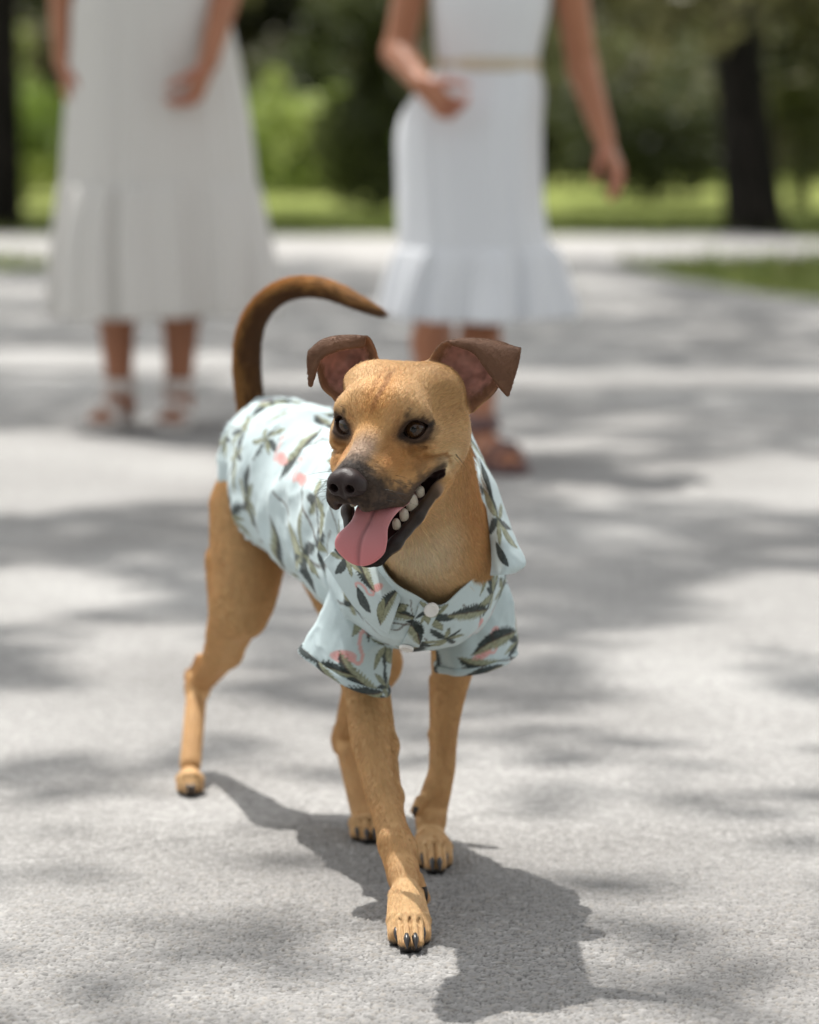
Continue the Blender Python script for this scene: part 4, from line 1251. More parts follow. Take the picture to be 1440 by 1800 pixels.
# ---- tongue
ts = [((5, -30, -60), 24, 6), ((8, 0, -62), 23, 6.5), ((10, 25, -61), 21, 6.0), ((11, 44, -61.5), 19.5, 5.5), ((7.5, 53, -71), 18.6, 5.0), ((2.5, 60.5, -82), 24.5, 4.6), ((0.5, 64.5, -92), 24.5, 4.3), ((0, 66, -100), 17.5, 3.8), ((-.2, 66.3, -105), 9.5, 2.8), ((-.2, 66, -107.5), 1.0, 1.0)]
cs = cr([list(c) + [w, t] for c, w, t in ts], np.linspace(0, 9, 110))
tang = np.gradient(cs[:, :3], axis=0); tang /= np.linalg.norm(tang, axis=1, keepdims=True)
n2 = 72; ph = np.linspace(0, 2 * math.pi, n2, endpoint=False)
V = []; C = []
for i in range(110):
    tn = tang[i]; lat = nrm(np.array([1, .0, -.06])); up = nrm(np.cross(lat, tn)); up = up if up[2] + up[1] > 0 else -up
    w, t = cs[i, 3], cs[i, 4]
    for p in ph:
        xx = math.copysign(abs(math.cos(p)) ** .8, math.cos(p)); yy = math.sin(p)
        k = yy * t
        if yy > 0:
            k -= 2.1 * math.exp(-(xx * w / 2.2) ** 2) * yy * (1 - .6 * sstep(80, 104, np.array([i]))[0])
            k -= 1.7 * (1 - xx * xx) * (1 - .6 * sstep(75, 104, np.array([i]))[0]) * yy       # shallow trough
        V.append(cs[i, :3] + lat * xx * w + up * k)
        f_ = sstep(40, 95, np.array([i]))[0]; pale = np.array([.50, .205, .215]) * (1 - f_) + np.array([.58, .19, .205]) * f_
        rim = sstep(.70, 1.0, np.array([abs(xx)]))[0] * f_
        cc = pale * (1 - .25 * rim) + np.array([.62, .17, .18]) * .30 * rim
        cc = cc * (1 - .35 * math.exp(-(xx * w / 1.6) ** 2) * (yy > 0))
        f2 = sstep(88, 104, np.array([i]))[0]; cc = cc * (1 - .2 * f2) + np.array([.60, .13, .13]) * .25 * f2
        C.append(cc)
m_tongue, nt, b = mat_new('tongue_flesh', rough=.34, spec=.45, attr='col', Subsurface_Weight=.22, Subsurface_Scale=.004)
b.inputs['Subsurface Radius'].default_value = (1.0, .35, .25)
add_bump(nt, b, 1100, .30, .0006, kind='VORONOI')
V = HF.w(np.array(V)); F = grid_faces(110, n2, True)
me = mesh_from('tongue', V, F); set_color(me, np.array(C))
child('tongue', me, m_tongue, dog)

# ---- teeth on the lower jaw (and a few above)
m_tooth, nt, b = mat_new('tooth_enamel', color=(.46, .41, .33), rough=.3, spec=.5, Subsurface_Weight=.1, Subsurface_Scale=.002)
def tooth(c, ax, lat, h, w, t, pt):
    ax = nrm(ax); lat = nrm(np.asarray(lat, float) - ax * (ax @ np.asarray(lat, float))); oth = np.cross(ax, lat)
    n1, n2 = 12, 16
    V = []
    for i in range(n1):
        s = i / (n1 - 1)
        r = (1 - .18 * (1 - s)) * math.sqrt(max(1 - s ** pt, 0)) if s < 1 else 0
        for j in range(n2):
            p = 2 * math.pi * j / n2
            V.append(np.asarray(c) + ax * h * s + lat * w * r * math.cos(p) + oth * t * r * math.sin(p))
    me = mesh_from('tooth', HF.w(np.array(V)), grid_faces(n1, n2, True))
    child('tooth', me, m_tooth, dog)
for sx in (1, -1):
    row = [((33.6, -4.5, -57.0), 9.0, 5.6, 4.6, 3.4), ((30.2, 8.0, -62.0), 14.0, 7.8, 5.0, 3.0), ((26.4, 18.6, -71.0), 10.5, 5.6, 4.4, 2.6), ((21.4, 26.2, -77.5), 9.5, 4.9, 4.2, 2.2)]
    for (x, y, z), h, w, t, pt in (row if sx > 0 else row[:2]):
        ax = nrm((sx * .06, .34, .94))
        tooth(np.array((sx * x, y, z - 1.5)) - ax * h * .62, ax, (sx * -.45, .78, -.45), h * 1.1, w, t, pt)

# ---- claws
m_claw, nt, b = mat_new('claw_horn', color=(.022, .019, .018), rough=.30, spec=.5)
for cb, d, ln, r, gz in CLAWS:
    n1, n2 = 10, 12
    lat = nrm(np.cross(d, [0, 0, 1])); up = np.cross(lat, d)
    V = []
    for i in range(n1):
        s = i / (n1 - 1)
        c = cb + d * (ln * (s - .3)) - up * (ln * .30 * max(s - .25, 0) ** 2 * 1.4)
        rr = r * (1 - s ** 2.2 * .92)
        c = c.copy(); c[2] = max(c[2], gz + rr * .8 + .0003)
        for j in range(n2):
            p = 2 * math.pi * j / n2
            V.append(c + lat * rr * .85 * math.cos(p) + up * rr * 1.1 * math.sin(p))
    child('claw', mesh_from('claw', np.array(V), grid_faces(n1, n2, True)), m_claw, dog)
# ================================================================== THE SHIRT
AQUA = np.array([.530, .632, .645])
INK = np.array([.026, .034, .032]); SAGE = np.array([.250, .262, .165]); STEM = np.array([.090, .060, .042])
PINK = np.array([.660, .345, .320]); ROSE = np.array([.600, .190, .180])

def over(C, col, w):
    return C * (1 - w[:, None]) + np.asarray(col)[None] * w[:, None]

def m_leaf(C, u, v, s, wob=0.0):
    """A palm frond: one ragged half dark, the other sage. Local u along -1..1."""
    x = u / s; y = v / s - .22 * (1 - x * x) + .22
    w = .40 * np.clip(1 - np.abs(x) ** 1.7, 0, 1) ** .7
    ser = .30 + .70 * np.abs(np.mod((x * 7.5 - np.abs(y) * 2.2 + wob), 1) - .5) * 2
    ins = (np.abs(x) < 1) & (np.abs(y) < w * (.45 + .55 * ser))
    C = over(C, INK, ins * (y > -.01) * .95)
    C = over(C, SAGE, ins * (y <= -.01) * .92)
    C = over(C, STEM, (np.abs(y) < .025) * (np.abs(x) < 1.05) * .8)
    return C

def m_blade(C, u, v, s, col, wd=.16):
    x = u / s; y = v / s - .18 * x * x
    w = wd * np.clip(np.sin(np.clip(x, 0, 1) * math.pi), 0, 1) ** .8
    ins = (x > 0) & (x < 1) & (np.abs(y) < w)
    C = over(C, col, ins * .93)
    return over(C, INK, ins * (np.abs(np.abs(y) - w) < .02) * .7)

def m_fan(C, u, v, s, seed):
    r = np.random.default_rng(seed)
    n = 7
    for i in range(n):
        a = i * 2 * math.pi / n + r.uniform(-.3, .3)
        ca, sa = math.cos(a), math.sin(a)
        C = m_blade(C, u * ca + v * sa, -u * sa + v * ca, s * r.uniform(.7, 1.15), INK if i % 2 else SAGE, r.uniform(.12, .19))
    return C

def m_stem(C, u, v, s):
    x = u / s; y = v / s - .35 * x * x - .05 * np.sin(x * 6)
    return over(C, STEM, (np.abs(x) < 1) * sstep(.045, .02, np.abs(y)) * .8)

def m_flamingo(C, u, v, s):
    """Pale pink bird: body, S-shaped neck, black bill, a leaf under it."""
    x = u / s; y = v / s
    bx, by = x + .30, y + .35
    q = np.sqrt(((bx * .85 + by * .53) / .46) ** 2 + ((-bx * .53 + by * .85) / .21) ** 2)
    C = over(C, PINK, sstep(1.06, .94, q) * .85)
    C = over(C, ROSE, sstep(.9, .3, q) * (np.sin(bx * 26 + by * 34) > .1) * .75)
    t = np.linspace(0, 1, 26)
    nk = cr([(-.05, -.25), (.20, -.30), (.27, -.05), (.08, .22), (.02, .50), (.16, .66), (.30, .58)], 30)
    d = np.min(np.sqrt((x[:, None] - nk[None, :, 0]) ** 2 + (y[:, None] - nk[None, :, 1]) ** 2), 1) if len(x) < 60000 else None
    if d is None:
        d = np.full(len(x), 9.0)
        near = np.nonzero((np.abs(x) < .9) & (np.abs(y) < 1))[0]
        if len(near):
            d[near] = np.min(np.sqrt((x[near][:, None] - nk[None, :, 0]) ** 2 + (y[near][:, None] - nk[None, :, 1]) ** 2), 1)
    C = over(C, PINK * 1.05, sstep(.075, .05, d) * .85)
    bill = (x > .28) & (x < .42) & (np.abs(y - (.56 - (x - .28) * 1.2)) < .055)
    C = over(C, INK, bill * .95)
    return C

def print_cloth(u, v, motifs, ground=AQUA):
    """Colour of the printed cotton at cloth coordinates u, v (metres)."""
    C = np.repeat(ground[None], len(u), 0)
    for kind, mu, mv, s, rot, seed in motifs:
        du, dv = u - mu, v - mv
        m = np.nonzero((np.abs(du) < s * 1.6) & (np.abs(dv) < s * 1.6))[0]
        if not len(m):
            continue
        ca, sa = math.cos(rot), math.sin(rot)
        x = du[m] * ca + dv[m] * sa; y = -du[m] * sa + dv[m] * ca
        c = C[m]
        if kind == 'leaf': c = m_leaf(c, x, y, s, seed)
        elif kind == 'fan': c = m_fan(c, x, y, s, seed)
        elif kind == 'stem': c = m_stem(c, x, y, s)
        elif kind == 'bird': c = m_flamingo(c, x, y, s)
        elif kind == 'dark': c = m_blade(c, x, y, s, INK, .18)
        elif kind == 'sage': c = m_blade(c, x, y, s, SAGE, .18)
        C[m] = c
    k = vnoise(np.stack([u * 900, v * 900, 0 * u], 1), 13)[:, None]
    dark = (C.mean(1) < .3)[:, None]
    C = np.where(dark, C * (.6 + .8 * k), C * (.97 + .06 * k))
    return np.clip(C, 0, 1)

def scatter_motifs(u0, u1, v0, v1, seed, dens=1.0, keep=()):
    r = np.random.default_rng(seed)
    out = []
    for _ in range(int((u1 - u0) * (v1 - v0) / (.052 ** 2) * dens * 3.2)):
        u, v = r.uniform(u0, u1), r.uniform(v0, v1)
        kind = r.choice(['leaf', 'fan', 'stem', 'bird', 'dark', 'sage'], p=[.27, .29, .12, .17, .10, .05])
        s = {'leaf': .028, 'fan': .030, 'stem': .036, 'bird': .025, 'dark': .030, 'sage': .027}[kind] * r.uniform(.8, 1.2)
        if any((u - a) ** 2 + (v - b) ** 2 < (.58 * (s + s2)) ** 2 for _, a, b, s2, _, _ in list(keep) + out if not (kind == 'stem' or _ == 'stem')):
            continue
        out.append((kind, u, v, s, r.uniform(-.5, .5) if kind == 'bird' else r.uniform(0, 6.28), int(r.integers(1000))))
    stems = [m for m in out if m[0] == 'stem']
    return stems + [m for m in out if m[0] != 'stem'] + list(keep)

m_cloth, nt, b = mat_new('printed_cotton', rough=.78, spec=.15, attr='col', Sheen_Weight=.12, Sheen_Roughness=.5)
add_bump(nt, b, 1500, .12, .0004)
m_cloth_back = m_cloth

def solid(o, t):
    md = o.modifiers.new('thickness', 'SOLIDIFY'); md.thickness = t; md.offset = 0.0
    return o

# rings: centre, lateral half-axis, upward half-axis, downward half-axis
RG = [((.022, 3.145, .368), (.0545, .020, .0), (-.004, .052, .058), (.002, -.060, -.054)),
      ((.016, 3.175, .355), (.0740, .028, .0), (.000, .045, .084), (.006, -.068, -.092)),
      ((.004, 3.225, .348), (.0830, .034, .0), (.000, .030, .096), (.008, -.060, -.096)),
      ((-.030, 3.320, .350), (.0790, .032, .0), (.000, .010, .094), (.000, -.030, -.088)),
      ((-.075, 3.430, .360), (.0730, .030, .0), (.000, .000, .088), (.000, -.010, -.085)),
      ((-.117, 3.540, .372), (.0690, .028, .0), (.000, .000, .080), (.000, .000, -.085)),
      ((-.144, 3.625, .374), (.0630, .025, .0), (.000, .006, .080), (.000, .012, -.080)),
      ((-.158, 3.680, .368), (.0555, .022, .0), (.000, .014, .080), (.000, .020, -.070)),
      ((-.172, 3.712, .360), (.0520, .021, .0), (.000, .010, .078), (.000, .020, -.060))]
RGa = np.array(RG).reshape(9, 12)
def tube(s, th):
    """Surface of the shirt body at ring parameter s and angle th (arrays)."""
    q = cr(RGa, s).reshape(-1, 4, 3)
    cth = np.cos(th)[:, None]; sth = np.sin(th)[:, None]
    e = 2.0 / 2.25
    cc = np.sign(cth) * np.abs(cth) ** e; ss = np.sign(sth) * np.abs(sth) ** e
    return q[:, 0] + q[:, 1] * ss + np.where(cth > 0, q[:, 2] * cc, -q[:, 3] * cc)

NS, NT = 270, 280
th = np.linspace(0, 2 * math.pi, NT, endpoint=False)
aa = np.degrees(np.minimum(th, 2 * math.pi - th))
smax = np.interp(aa, [0, 25, 50, 80, 105, 130, 150, 165, 180], [7.15, 7.35, 7.5, 7.2, 6.2, 5.5, 5.1, 4.8, 4.5])
k_ = np.hanning(31); k_ /= k_.sum()
smax = np.convolve(np.concatenate([smax[-15:], smax, smax[:15]]), k_, 'valid')
# neckline dips into a shallow V at the throat
smin = .0 + .20 * np.exp(-((np.degrees(th) - 176) / 15) ** 2)
t = np.linspace(0, 1, NS)[:, None]
Sg = smin[None] + (smax - smin)[None] * t
Tg = np.broadcast_to(th[None], Sg.shape)
sf, tf = Sg.ravel(), Tg.ravel()
Vb = tube(sf, tf)
e_ = 1e-3
nb_ = np.cross(tube(sf + e_ * 20, tf) - tube(sf - e_ * 20, tf), tube(sf, tf + e_ * 20) - tube(sf, tf - e_ * 20))
nb_ /= np.maximum(np.linalg.norm(nb_, axis=1, keepdims=True), 1e-12)
if ((Vb - cr(RGa, sf).reshape(-1, 4, 3)[:, 0]) * nb_).sum() < 0:
    nb_ = -nb_
# folds: broad diagonal drapes from shoulder and spine, fine crumples near the sleeves
dg = np.degrees(tf)
q1 = fbm(np.stack([sf * .8, np.cos(tf) * 1.2, np.sin(tf) * 1.2], 1), 21, 2)
fold = np.sin(2 * math.pi * (sf * .95 + .55 * np.cos(tf) + 1.1 * q1)) + .6 * np.sin(2 * math.pi * (sf * 1.9 - .9 * np.cos(tf) + 1.6 * q1 + .3))
amp = .0026 * sstep(1.2, 2.2, sf) * (1 - .45 * sstep(5.2, 7.2, sf)) * sstep(0, 45, np.minimum(dg, 360 - dg) + 20)
ridge = np.where(fold > 0, fold, .6 * fold)
disp = amp * ridge
dent = np.exp(-((sf - 5.55 - .5 * (1 - np.cos(tf))) / .16) ** 2) * sstep(60, 20, np.minimum(dg, 360 - dg))
disp -= .010 * dent
def crease(p, f, seed):
    a_ = 1 - np.abs(2 * vnoise(p * f, seed) - 1); b2 = 1 - np.abs(2 * vnoise(p * f * 1.9 + 5, seed + 1) - 1)
    return a_ ** 3 + .5 * b2 ** 3 - .35
warp = np.stack([Vb[:, 0], Vb[:, 1] * .75, Vb[:, 2] * .55], 1)
disp += .0042 * crease(warp, 26, 61) * sstep(.9, 1.8, sf)
disp += .0018 * crease(Vb, 34, 67) * sstep(.2, .7, sf) * sstep(2.0, 1.2, sf)
disp += .0016 * (fbm(Vb * 45, 31, 3) - .5) * 2 * sstep(.3, 1.0, sf)
disp += .0012 * np.sin(sf * 6 + 5 * np.sin(tf)) * sstep(.5, .9, sf)
# gathered hem
hem = np.exp(-((1 - np.broadcast_to(t, Sg.shape).ravel()) / .02) ** 2)
disp += hem * .0014 + hem * .0013 * np.sin(tf * 60)
Vb = Vb + nb_ * disp[:, None]
arc = sf * .082
per = (tf - math.pi) * .080
mot = scatter_motifs(0.02, .62, -.26, .26, 5, 1.6, [('fan', .034, .006, .026, .3, 4), ('leaf', .040, .048, .030, 1.2, 2), ('stem', .050, .030, .035, .9, 1), ('sage', .020, .030, .038, .8, 1), ('dark', .022, .040, .036, .7, 1),
    ('leaf', .045, -.042, .030, 2.2, 5), ('fan', .072, -.012, .024, 1.3, 8), ('bird', .060, .070, .022, 1.6, 1), ('dark', .070, .02, .03, 5.4, 1)])
Cb = print_cloth(arc, per, mot)
# shirt: body of the garment is the part, sleeves, collar leaves, cuffs and buttons are its sub-parts
me = mesh_from('shirt', Vb, grid_faces(NS, NT, True)); set_color(me, Cb)
shirt = solid(child('shirt', me, m_cloth, dog), .0013)

def sleeve(rings, seed, birds, slant=None):
    """rings: (centre, a, b) with half-axis vectors a (across) and b (fore-aft)."""
    R = np.array([np.concatenate([c, a, b]) for c, a, b in rings])
    n1, n2 = 120, 140
    q = cr(R, np.linspace(0, len(R) - 1, n1))
    ph = np.linspace(0, 2 * math.pi, n2, endpoint=False)
    V = q[:, None, 0:3] + np.cos(ph)[None, :, None] * q[:, None, 3:6] + np.sin(ph)[None, :, None] * q[:, None, 6:9]
    tt = np.linspace(0, 1, n1)[:, None]
    rad = V - q[:, None, 0:3]; rad /= np.linalg.norm(rad, axis=2, keepdims=True)
    wv = fbm(np.stack([np.cos(ph)[None] * 1.6 + 0 * tt, np.sin(ph)[None] * 1.6 + 0 * tt, tt * 1.7 + 0 * ph[None]], -1).reshape(-1, 3), seed, 3).reshape(n1, n2) - .5
    ds = .0060 * wv * sstep(.1, .5, tt) + .0022 * np.sin(3 * ph + 5 * tt + seed) * (tt)
    ds = ds + .0012 * np.sin(9 * ph + 8 * tt) * sstep(.3, 1, tt) * .6
    wp = V.reshape(-1, 3) * np.array([1, 1, .6])
    ds = ds + (.0034 * crease(wp, 30, seed + 70)).reshape(n1, n2) * sstep(.05, .3, tt)
    V = V + rad * ds[..., None]
    u = np.broadcast_to(-(ph - math.pi) * .040, (n1, n2)).ravel(); v = np.broadcast_to(-tt * .105, (n1, n2)).ravel()
    C = print_cloth(u, v, scatter_motifs(-.13, .13, -.11, .005, seed, 1.3, birds))
    me = mesh_from('sleeve', V.reshape(-1, 3), grid_faces(n1, n2, True)); set_color(me, C)
    o = solid(subchild('sleeve', me, m_cloth, shirt), .0013)
    # turned-up hem band
    i0 = int(n1 * .90)
    band = V[i0:] + rad[i0:] * (.0016 + .0012 * np.sin(np.linspace(0, math.pi, n1 - i0)))[:, None, None]
    Cb = C.reshape(n1, n2, 3)[i0:][::-1]
    me = mesh_from('cuff', band.reshape(-1, 3), grid_faces(n1 - i0, n2, True)); set_color(me, Cb.reshape(-1, 3))
    solid(subchild('cuff', me, m_cloth, shirt), .0012)
    return V

px1 = lambda d, Y: d * Y / FPX
def slv_ring(px, py, Y, hw, dp, tilt=0.0, back=0.0):
    c = P(px, py, Y); a = np.array([px1(hw, Y), 0, -px1(tilt, Y)]); bvec = np.array([0.0, -dp, -dp * back])
    return (c, a, bvec)
rightS = [slv_ring(640, 1000, 3.185, 44, .030, 4), slv_ring(633, 1050, 3.195, 57, .038, 10, .02), slv_ring(624, 1105, 3.195, 63, .042, 22, .04), slv_ring(613, 1150, 3.19, 69, .044, 32, .06), slv_ring(608, 1184, 3.185, 74, .045, 37, .08)]
# the sleeve's front faces the viewer: cloth angle -pi/2.. so the bird sits where sin(ph) is +1 (towards -Y)
ub = .0628
sleeve(rightS, 12, [('bird', ub + .004, -.064, .030, -.1, 1), ('leaf', ub + .012, -.092, .030, 2.6, 3), ('leaf', ub - .016, -.094, .024, .5, 9), ('fan', ub + .012, -.030, .028, .4, 3)])
leftS = [slv_ring(826, 1000, 3.255, 52, .036, -4), slv_ring(834, 1045, 3.265, 64, .044, -6), slv_ring(836, 1090, 3.265, 69, .045, -8, .02), slv_ring(837, 1135, 3.262, 69, .046, -10, .04), slv_ring(836, 1166, 3.26, 68, .047, -12, .05)]
sleeve(leftS, 17, [('bird', ub + .014, -.072, .026, -.1, 1), ('leaf', ub + .004, -.094, .026, 2.8, 3), ('leaf', ub + .022, -.066, .028, .2, 5), ('sage', ub + .022, -.02, .034, 4.0, 3), ('dark', ub + .010, -.02, .034, 4.3, 3)])

def leaf_sheet(name, rows, seed, motifs, n1=100, n2=60, thick=.0013, parent=None, wob=.0012, uv=(.11, .06)):
    A = cr(np.array(rows, float), n1)
    A = cr(A.transpose(1, 0, 2), n2).transpose(1, 0, 2)
    N = np.cross(np.gradient(A, axis=0), np.gradient(A, axis=1)); N /= np.maximum(np.linalg.norm(N, axis=2, keepdims=True), 1e-9)
    A = A + N * (wob * 2 * (fbm(A.reshape(-1, 3) * 55, seed, 2).reshape(n1, n2, 1) - .5))
    u = np.broadcast_to(np.linspace(0, uv[0], n1)[:, None], (n1, n2)).ravel(); v = np.broadcast_to(np.linspace(0, uv[1], n2)[None], (n1, n2)).ravel()
    C = print_cloth(u, v, motifs)
    me = mesh_from(name, A.reshape(-1, 3), grid_faces(n1, n2)); set_color(me, C)
    return solid(subchild(name, me, m_cloth, parent or shirt), thick)

# collar leaf on the dog's left (seen at the right of the neck): rows run down the neckline, columns outwards
cl = [[P(800, 745, 3.20), P(812, 748, 3.215), P(824, 752, 3.23)],
      [P(836, 800, 3.17), P(843, 803, 3.18), P(852, 812, 3.20)],
      [P(848, 850, 3.155), P(860, 850, 3.15), P(874, 858, 3.18)],
      [P(857, 905, 3.140), P(874, 905, 3.135), P(893, 912, 3.17)],
      [P(863, 955, 3.128), P(886, 955, 3.120), P(909, 952, 3.155)],
      [P(864, 992, 3.118), P(892, 992, 3.112), P(924, 990, 3.140)],
      [P(862, 1012, 3.112), P(886, 1010, 3.110), P(905, 1006, 3.130)]]
leaf_sheet('collar', cl, 41, scatter_motifs(0, .13, 0, .045, 8, 1.4, [('fan', .068, .022, .030, .3, 5), ('dark', .055, .022, .034, 3.4, 1), ('dark', .085, .010, .030, .3, 1)]), uv=(.13, .045))
# collar leaf on the dog's right, below the tongue
cl = [[P(610, 948, 3.135), P(592, 962, 3.120), P(570, 985, 3.135)],
      [P(650, 985, 3.110), P(622, 1002, 3.095), P(588, 1015, 3.118)],
      [P(676, 1012, 3.095), P(650, 1035, 3.083), P(618, 1060, 3.105)],
      [P(694, 1036, 3.086), P(676, 1062, 3.074), P(650, 1092, 3.098)],
      [P(704, 1052, 3.082), P(695, 1080, 3.072), P(683, 1116, 3.092)]]
leaf_sheet('collar', cl, 42, [('bird', .050, .030, .022, 1.2, 1), ('leaf', .078, .024, .030, 1.5, 2), ('leaf', .030, .020, .026, .5, 4), ('fan', .012, .03, .024, .2, 6), ('sage', .085, .05, .03, 4, 1), ('dark', .07, .05, .03, 3.3, 1)], uv=(.10, .06))

# placket: the overlapped front edge that carries the buttons
# buttons
m_but, nt, b = mat_new('white_button', color=(.80, .79, .76), rough=.28, spec=.5)
def button(c, n, r, th=.0022):
    n = nrm(n); a = nrm(np.cross(n, [0, 0, 1])); bb = np.cross(n, a)
    prof = [(0, th), (.55, th), (.62, th * 1.25), (.82, th * 1.35), (.95, th * 1.05), (1.0, th * .5), (1.0, 0)]
    ph = np.linspace(0, 2 * math.pi, 32, endpoint=False)
    V = [c + n * z + (a * math.cos(p) + bb * math.sin(p)) * r * q for q, z in prof for p in ph]
    subchild('button', mesh_from('button', np.array(V), grid_faces(len(prof), 32, True)), m_but, shirt)
def on_front(px, py):
    """Point of the shirt body under a pixel: nearest vertex of its mesh along the view."""
    d = P(px, py, 1.0) - np.array([0, 0, CAM_H]); d /= np.linalg.norm(d)
    r = Vb - np.array([0, 0, CAM_H])
    t_ = r @ d
    off = np.linalg.norm(r - t_[:, None] * d, axis=1)
    ok = np.nonzero(off < .004)[0]
    if not len(ok):
        ok = np.array([off.argmin()])
    i = ok[t_[ok].argmin()]
    return Vb[i], nb_[i]
rows = []
for t_ in np.linspace(0, 1, 7):
    r_ = []
    for w_ in (-1, -.33, .33, 1):
        q, n = on_front(764 - 44 * t_ + w_ * (21 - 3 * t_), 1060 + 80 * t_)
        r_.append(q + n * .0022)
    rows.append(r_)
leaf_sheet('placket', rows, 51, [('fan', .012, .016, .022, .4, 3), ('leaf', .034, .008, .024, 1.0, 2), ('sage', .02, .02, .02, 2.0, 1), ('dark', .04, .022, .02, 4.0, 1)], n1=60, n2=30, wob=.0005, uv=(.055, .026))
c, n = on_front(762, 1074); button(c + n * .003, n, .0075)
c, n = on_front(715, 1140); button(c + n * .003, n, .0072)

# ================================================================== SHORT COAT
if True:
    tri = np.concatenate([dogF[:, [0, 1, 2]], dogF[:, [0, 2, 3]]])
    A = dogV[tri]
    ar = .5 * np.linalg.norm(np.cross(A[:, 1] - A[:, 0], A[:, 2] - A[:, 0]), axis=1)
    hd = np.linalg.norm(dogV[tri[:, 0]] - HF.w((0, -10, -20)), axis=1) < .15
    dens = np.where(hd, 2.2, 1.0) * (dogL[tri].min(1) > .0005)
    # under the cloth nothing grows that could be seen
    bv = BVHTree.FromPolygons([tuple(v) for v in Vb[::1]], [tuple(f) for f in grid_faces(NS, NT, True)[::1].tolist()])
    samp = {}
    cell = np.floor(dogV[tri[:, 0]] / .006).astype(int)
    uq, first, inv = np.unique(cell, axis=0, return_index=True, return_inverse=True)
    inv = inv.ravel()
    hid = np.zeros(len(uq), bool)
    for i, f in enumerate(first):
        v = tri[f, 0]
        h = bv.ray_cast(Vector(dogV[v]), Vector(dogN[v]), .045)
        hid[i] = h[0] is not None
    dens = dens * ~hid[inv]
    NH = 430000
    pr = ar * dens; pr /= pr.sum()
    ti = RNG.choice(len(tri), NH, p=pr)
    r1 = np.sqrt(RNG.random(NH)); r2 = RNG.random(NH)
    w = np.stack([1 - r1, r1 * (1 - r2), r1 * r2], 1)[..., None]
    root = (dogV[tri[ti]] * w).sum(1); nor = (dogN[tri[ti]] * w).sum(1); flo = (dogFl[tri[ti]] * w).sum(1)
    col = (dogC[tri[ti]] * w).sum(1); ln = (dogL[tri[ti]] * w[..., 0]).sum(1)
    nor /= np.linalg.norm(nor, axis=1, keepdims=True)
    flo = flo - nor * (flo * nor).sum(1, keepdims=True)
    fn = np.linalg.norm(flo, axis=1, keepdims=True)
    alt = np.cross(nor, [0.3, 0.1, .9]); flo = np.where(fn > 1e-4, flo / np.maximum(fn, 1e-6), alt)
    # swirls and tufts
    lowz = np.where(root[:, 2] < .24, .35, 1.0)
    sw = (fbm(root * 30, 71, 2) - .5) * .8 * lowz
    side = np.cross(nor, flo)
    flo = flo + side * (sw + RNG.normal(0, .13, NH) * lowz)[:, None]
    flo /= np.linalg.norm(flo, axis=1, keepdims=True)
    ln = ln * RNG.uniform(.65, 1.2, NH)
    tuft = (RNG.random(NH) < .07) & (root[:, 2] > .24)
    lift = RNG.uniform(.12, .28, NH) * np.where(root[:, 2] < .24, .75, 1.0)
    lift = np.where(tuft & (ln > .0028), lift * 2.4, lift); ln = np.where(tuft, ln * 1.25, ln)
    npnt = 4
    ts_ = np.linspace(0, 1, npnt)
    pts = np.zeros((NH, npnt, 3), np.float32)
    for i, t_ in enumerate(ts_):
        pts[:, i] = root - nor * .0001 + flo * (ln * t_)[:, None] + nor * (ln * lift * (t_ - .45 * t_ * t_))[:, None]
    hc_ = bpy.data.hair_curves.new('fur')
    hc_.add_curves([npnt] * NH)
    hc_.attributes['position'].data.foreach_set('vector', pts.ravel())
    ra = hc_.attributes.get('radius') or hc_.attributes.new('radius', 'FLOAT', 'POINT')
    rr = np.tile(np.array([.00009, .00009, .00007, .00002], np.float32), NH)
    ra.data.foreach_set('value', rr)
    ctr = HF.w((0, -20, -20))
    rl_ = root - np.where(np.linalg.norm(root - ctr, axis=1, keepdims=True) < .16, ctr, np.array([0, 3.3, .1]))
    q_ = np.stack([(rl_ * np.cross(nor, flo)).sum(1) * 750, (rl_ * flo).sum(1) * 130, (rl_ * nor).sum(1) * 200], 1)
    streak = vnoise(q_, 91) * .6 + vnoise(q_ * 2.1, 92) * .4
    isleg = (root[:, 2] < .24)
    streak = np.where(isleg, .5 + (streak - .5) * .15, streak)
    jit = (.68 + .64 * streak)[:, None] * RNG.uniform(.80, 1.20, NH)[:, None] * (1 + RNG.normal(0, .05, (NH, 3)))
    pale = RNG.random(NH) < .06
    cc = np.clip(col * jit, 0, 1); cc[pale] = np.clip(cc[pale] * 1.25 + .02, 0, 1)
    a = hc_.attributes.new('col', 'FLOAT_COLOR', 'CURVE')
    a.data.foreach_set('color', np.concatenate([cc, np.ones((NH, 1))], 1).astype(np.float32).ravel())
    m_fur, nt, b = mat_new('short_coat', rough=.50, spec=.22, attr='col')
    fur = bpy.data.objects.new('fur', hc_); COL.objects.link(fur)
    hc_.materials.append(m_fur)
    fur.parent = dog; fur.location = -dog.location
    fur['kind'] = 'stuff'
    # whiskers
    wk = []
    r = np.random.default_rng(3)
    for sx in (-1, 1):
        for i in range(16):
            base = np.array([sx * r.uniform(18, 30), r.uniform(30, 62), r.uniform(-46, -28)])
            d = nrm([sx * 1.0, r.uniform(-.6, .5), r.uniform(-.5, .25)]); L = r.uniform(14, 34)
            wk.append((base, d, L))
        for i in range(5):
            base = np.array([sx * r.uniform(26, 34), -2, r.uniform(16, 20)]); wk.append((base, nrm([sx * .5, .5, .8]), r.uniform(10, 18)))
        for i in range(5):
            base = np.array([sx * r.uniform(56, 60), r.uniform(-38, -30), r.uniform(-34, -26)]); wk.append((base, nrm([sx * .9, .2, -.7]), r.uniform(10, 16)))
    pts = np.zeros((len(wk), 6, 3), np.float32)
    for i, (bs, d, L) in enumerate(wk):
        for j in range(6):
            s = j / 5
            pts[i, j] = HF.w(bs + d * L * s + np.array([0, -3, -5]) * s * s)
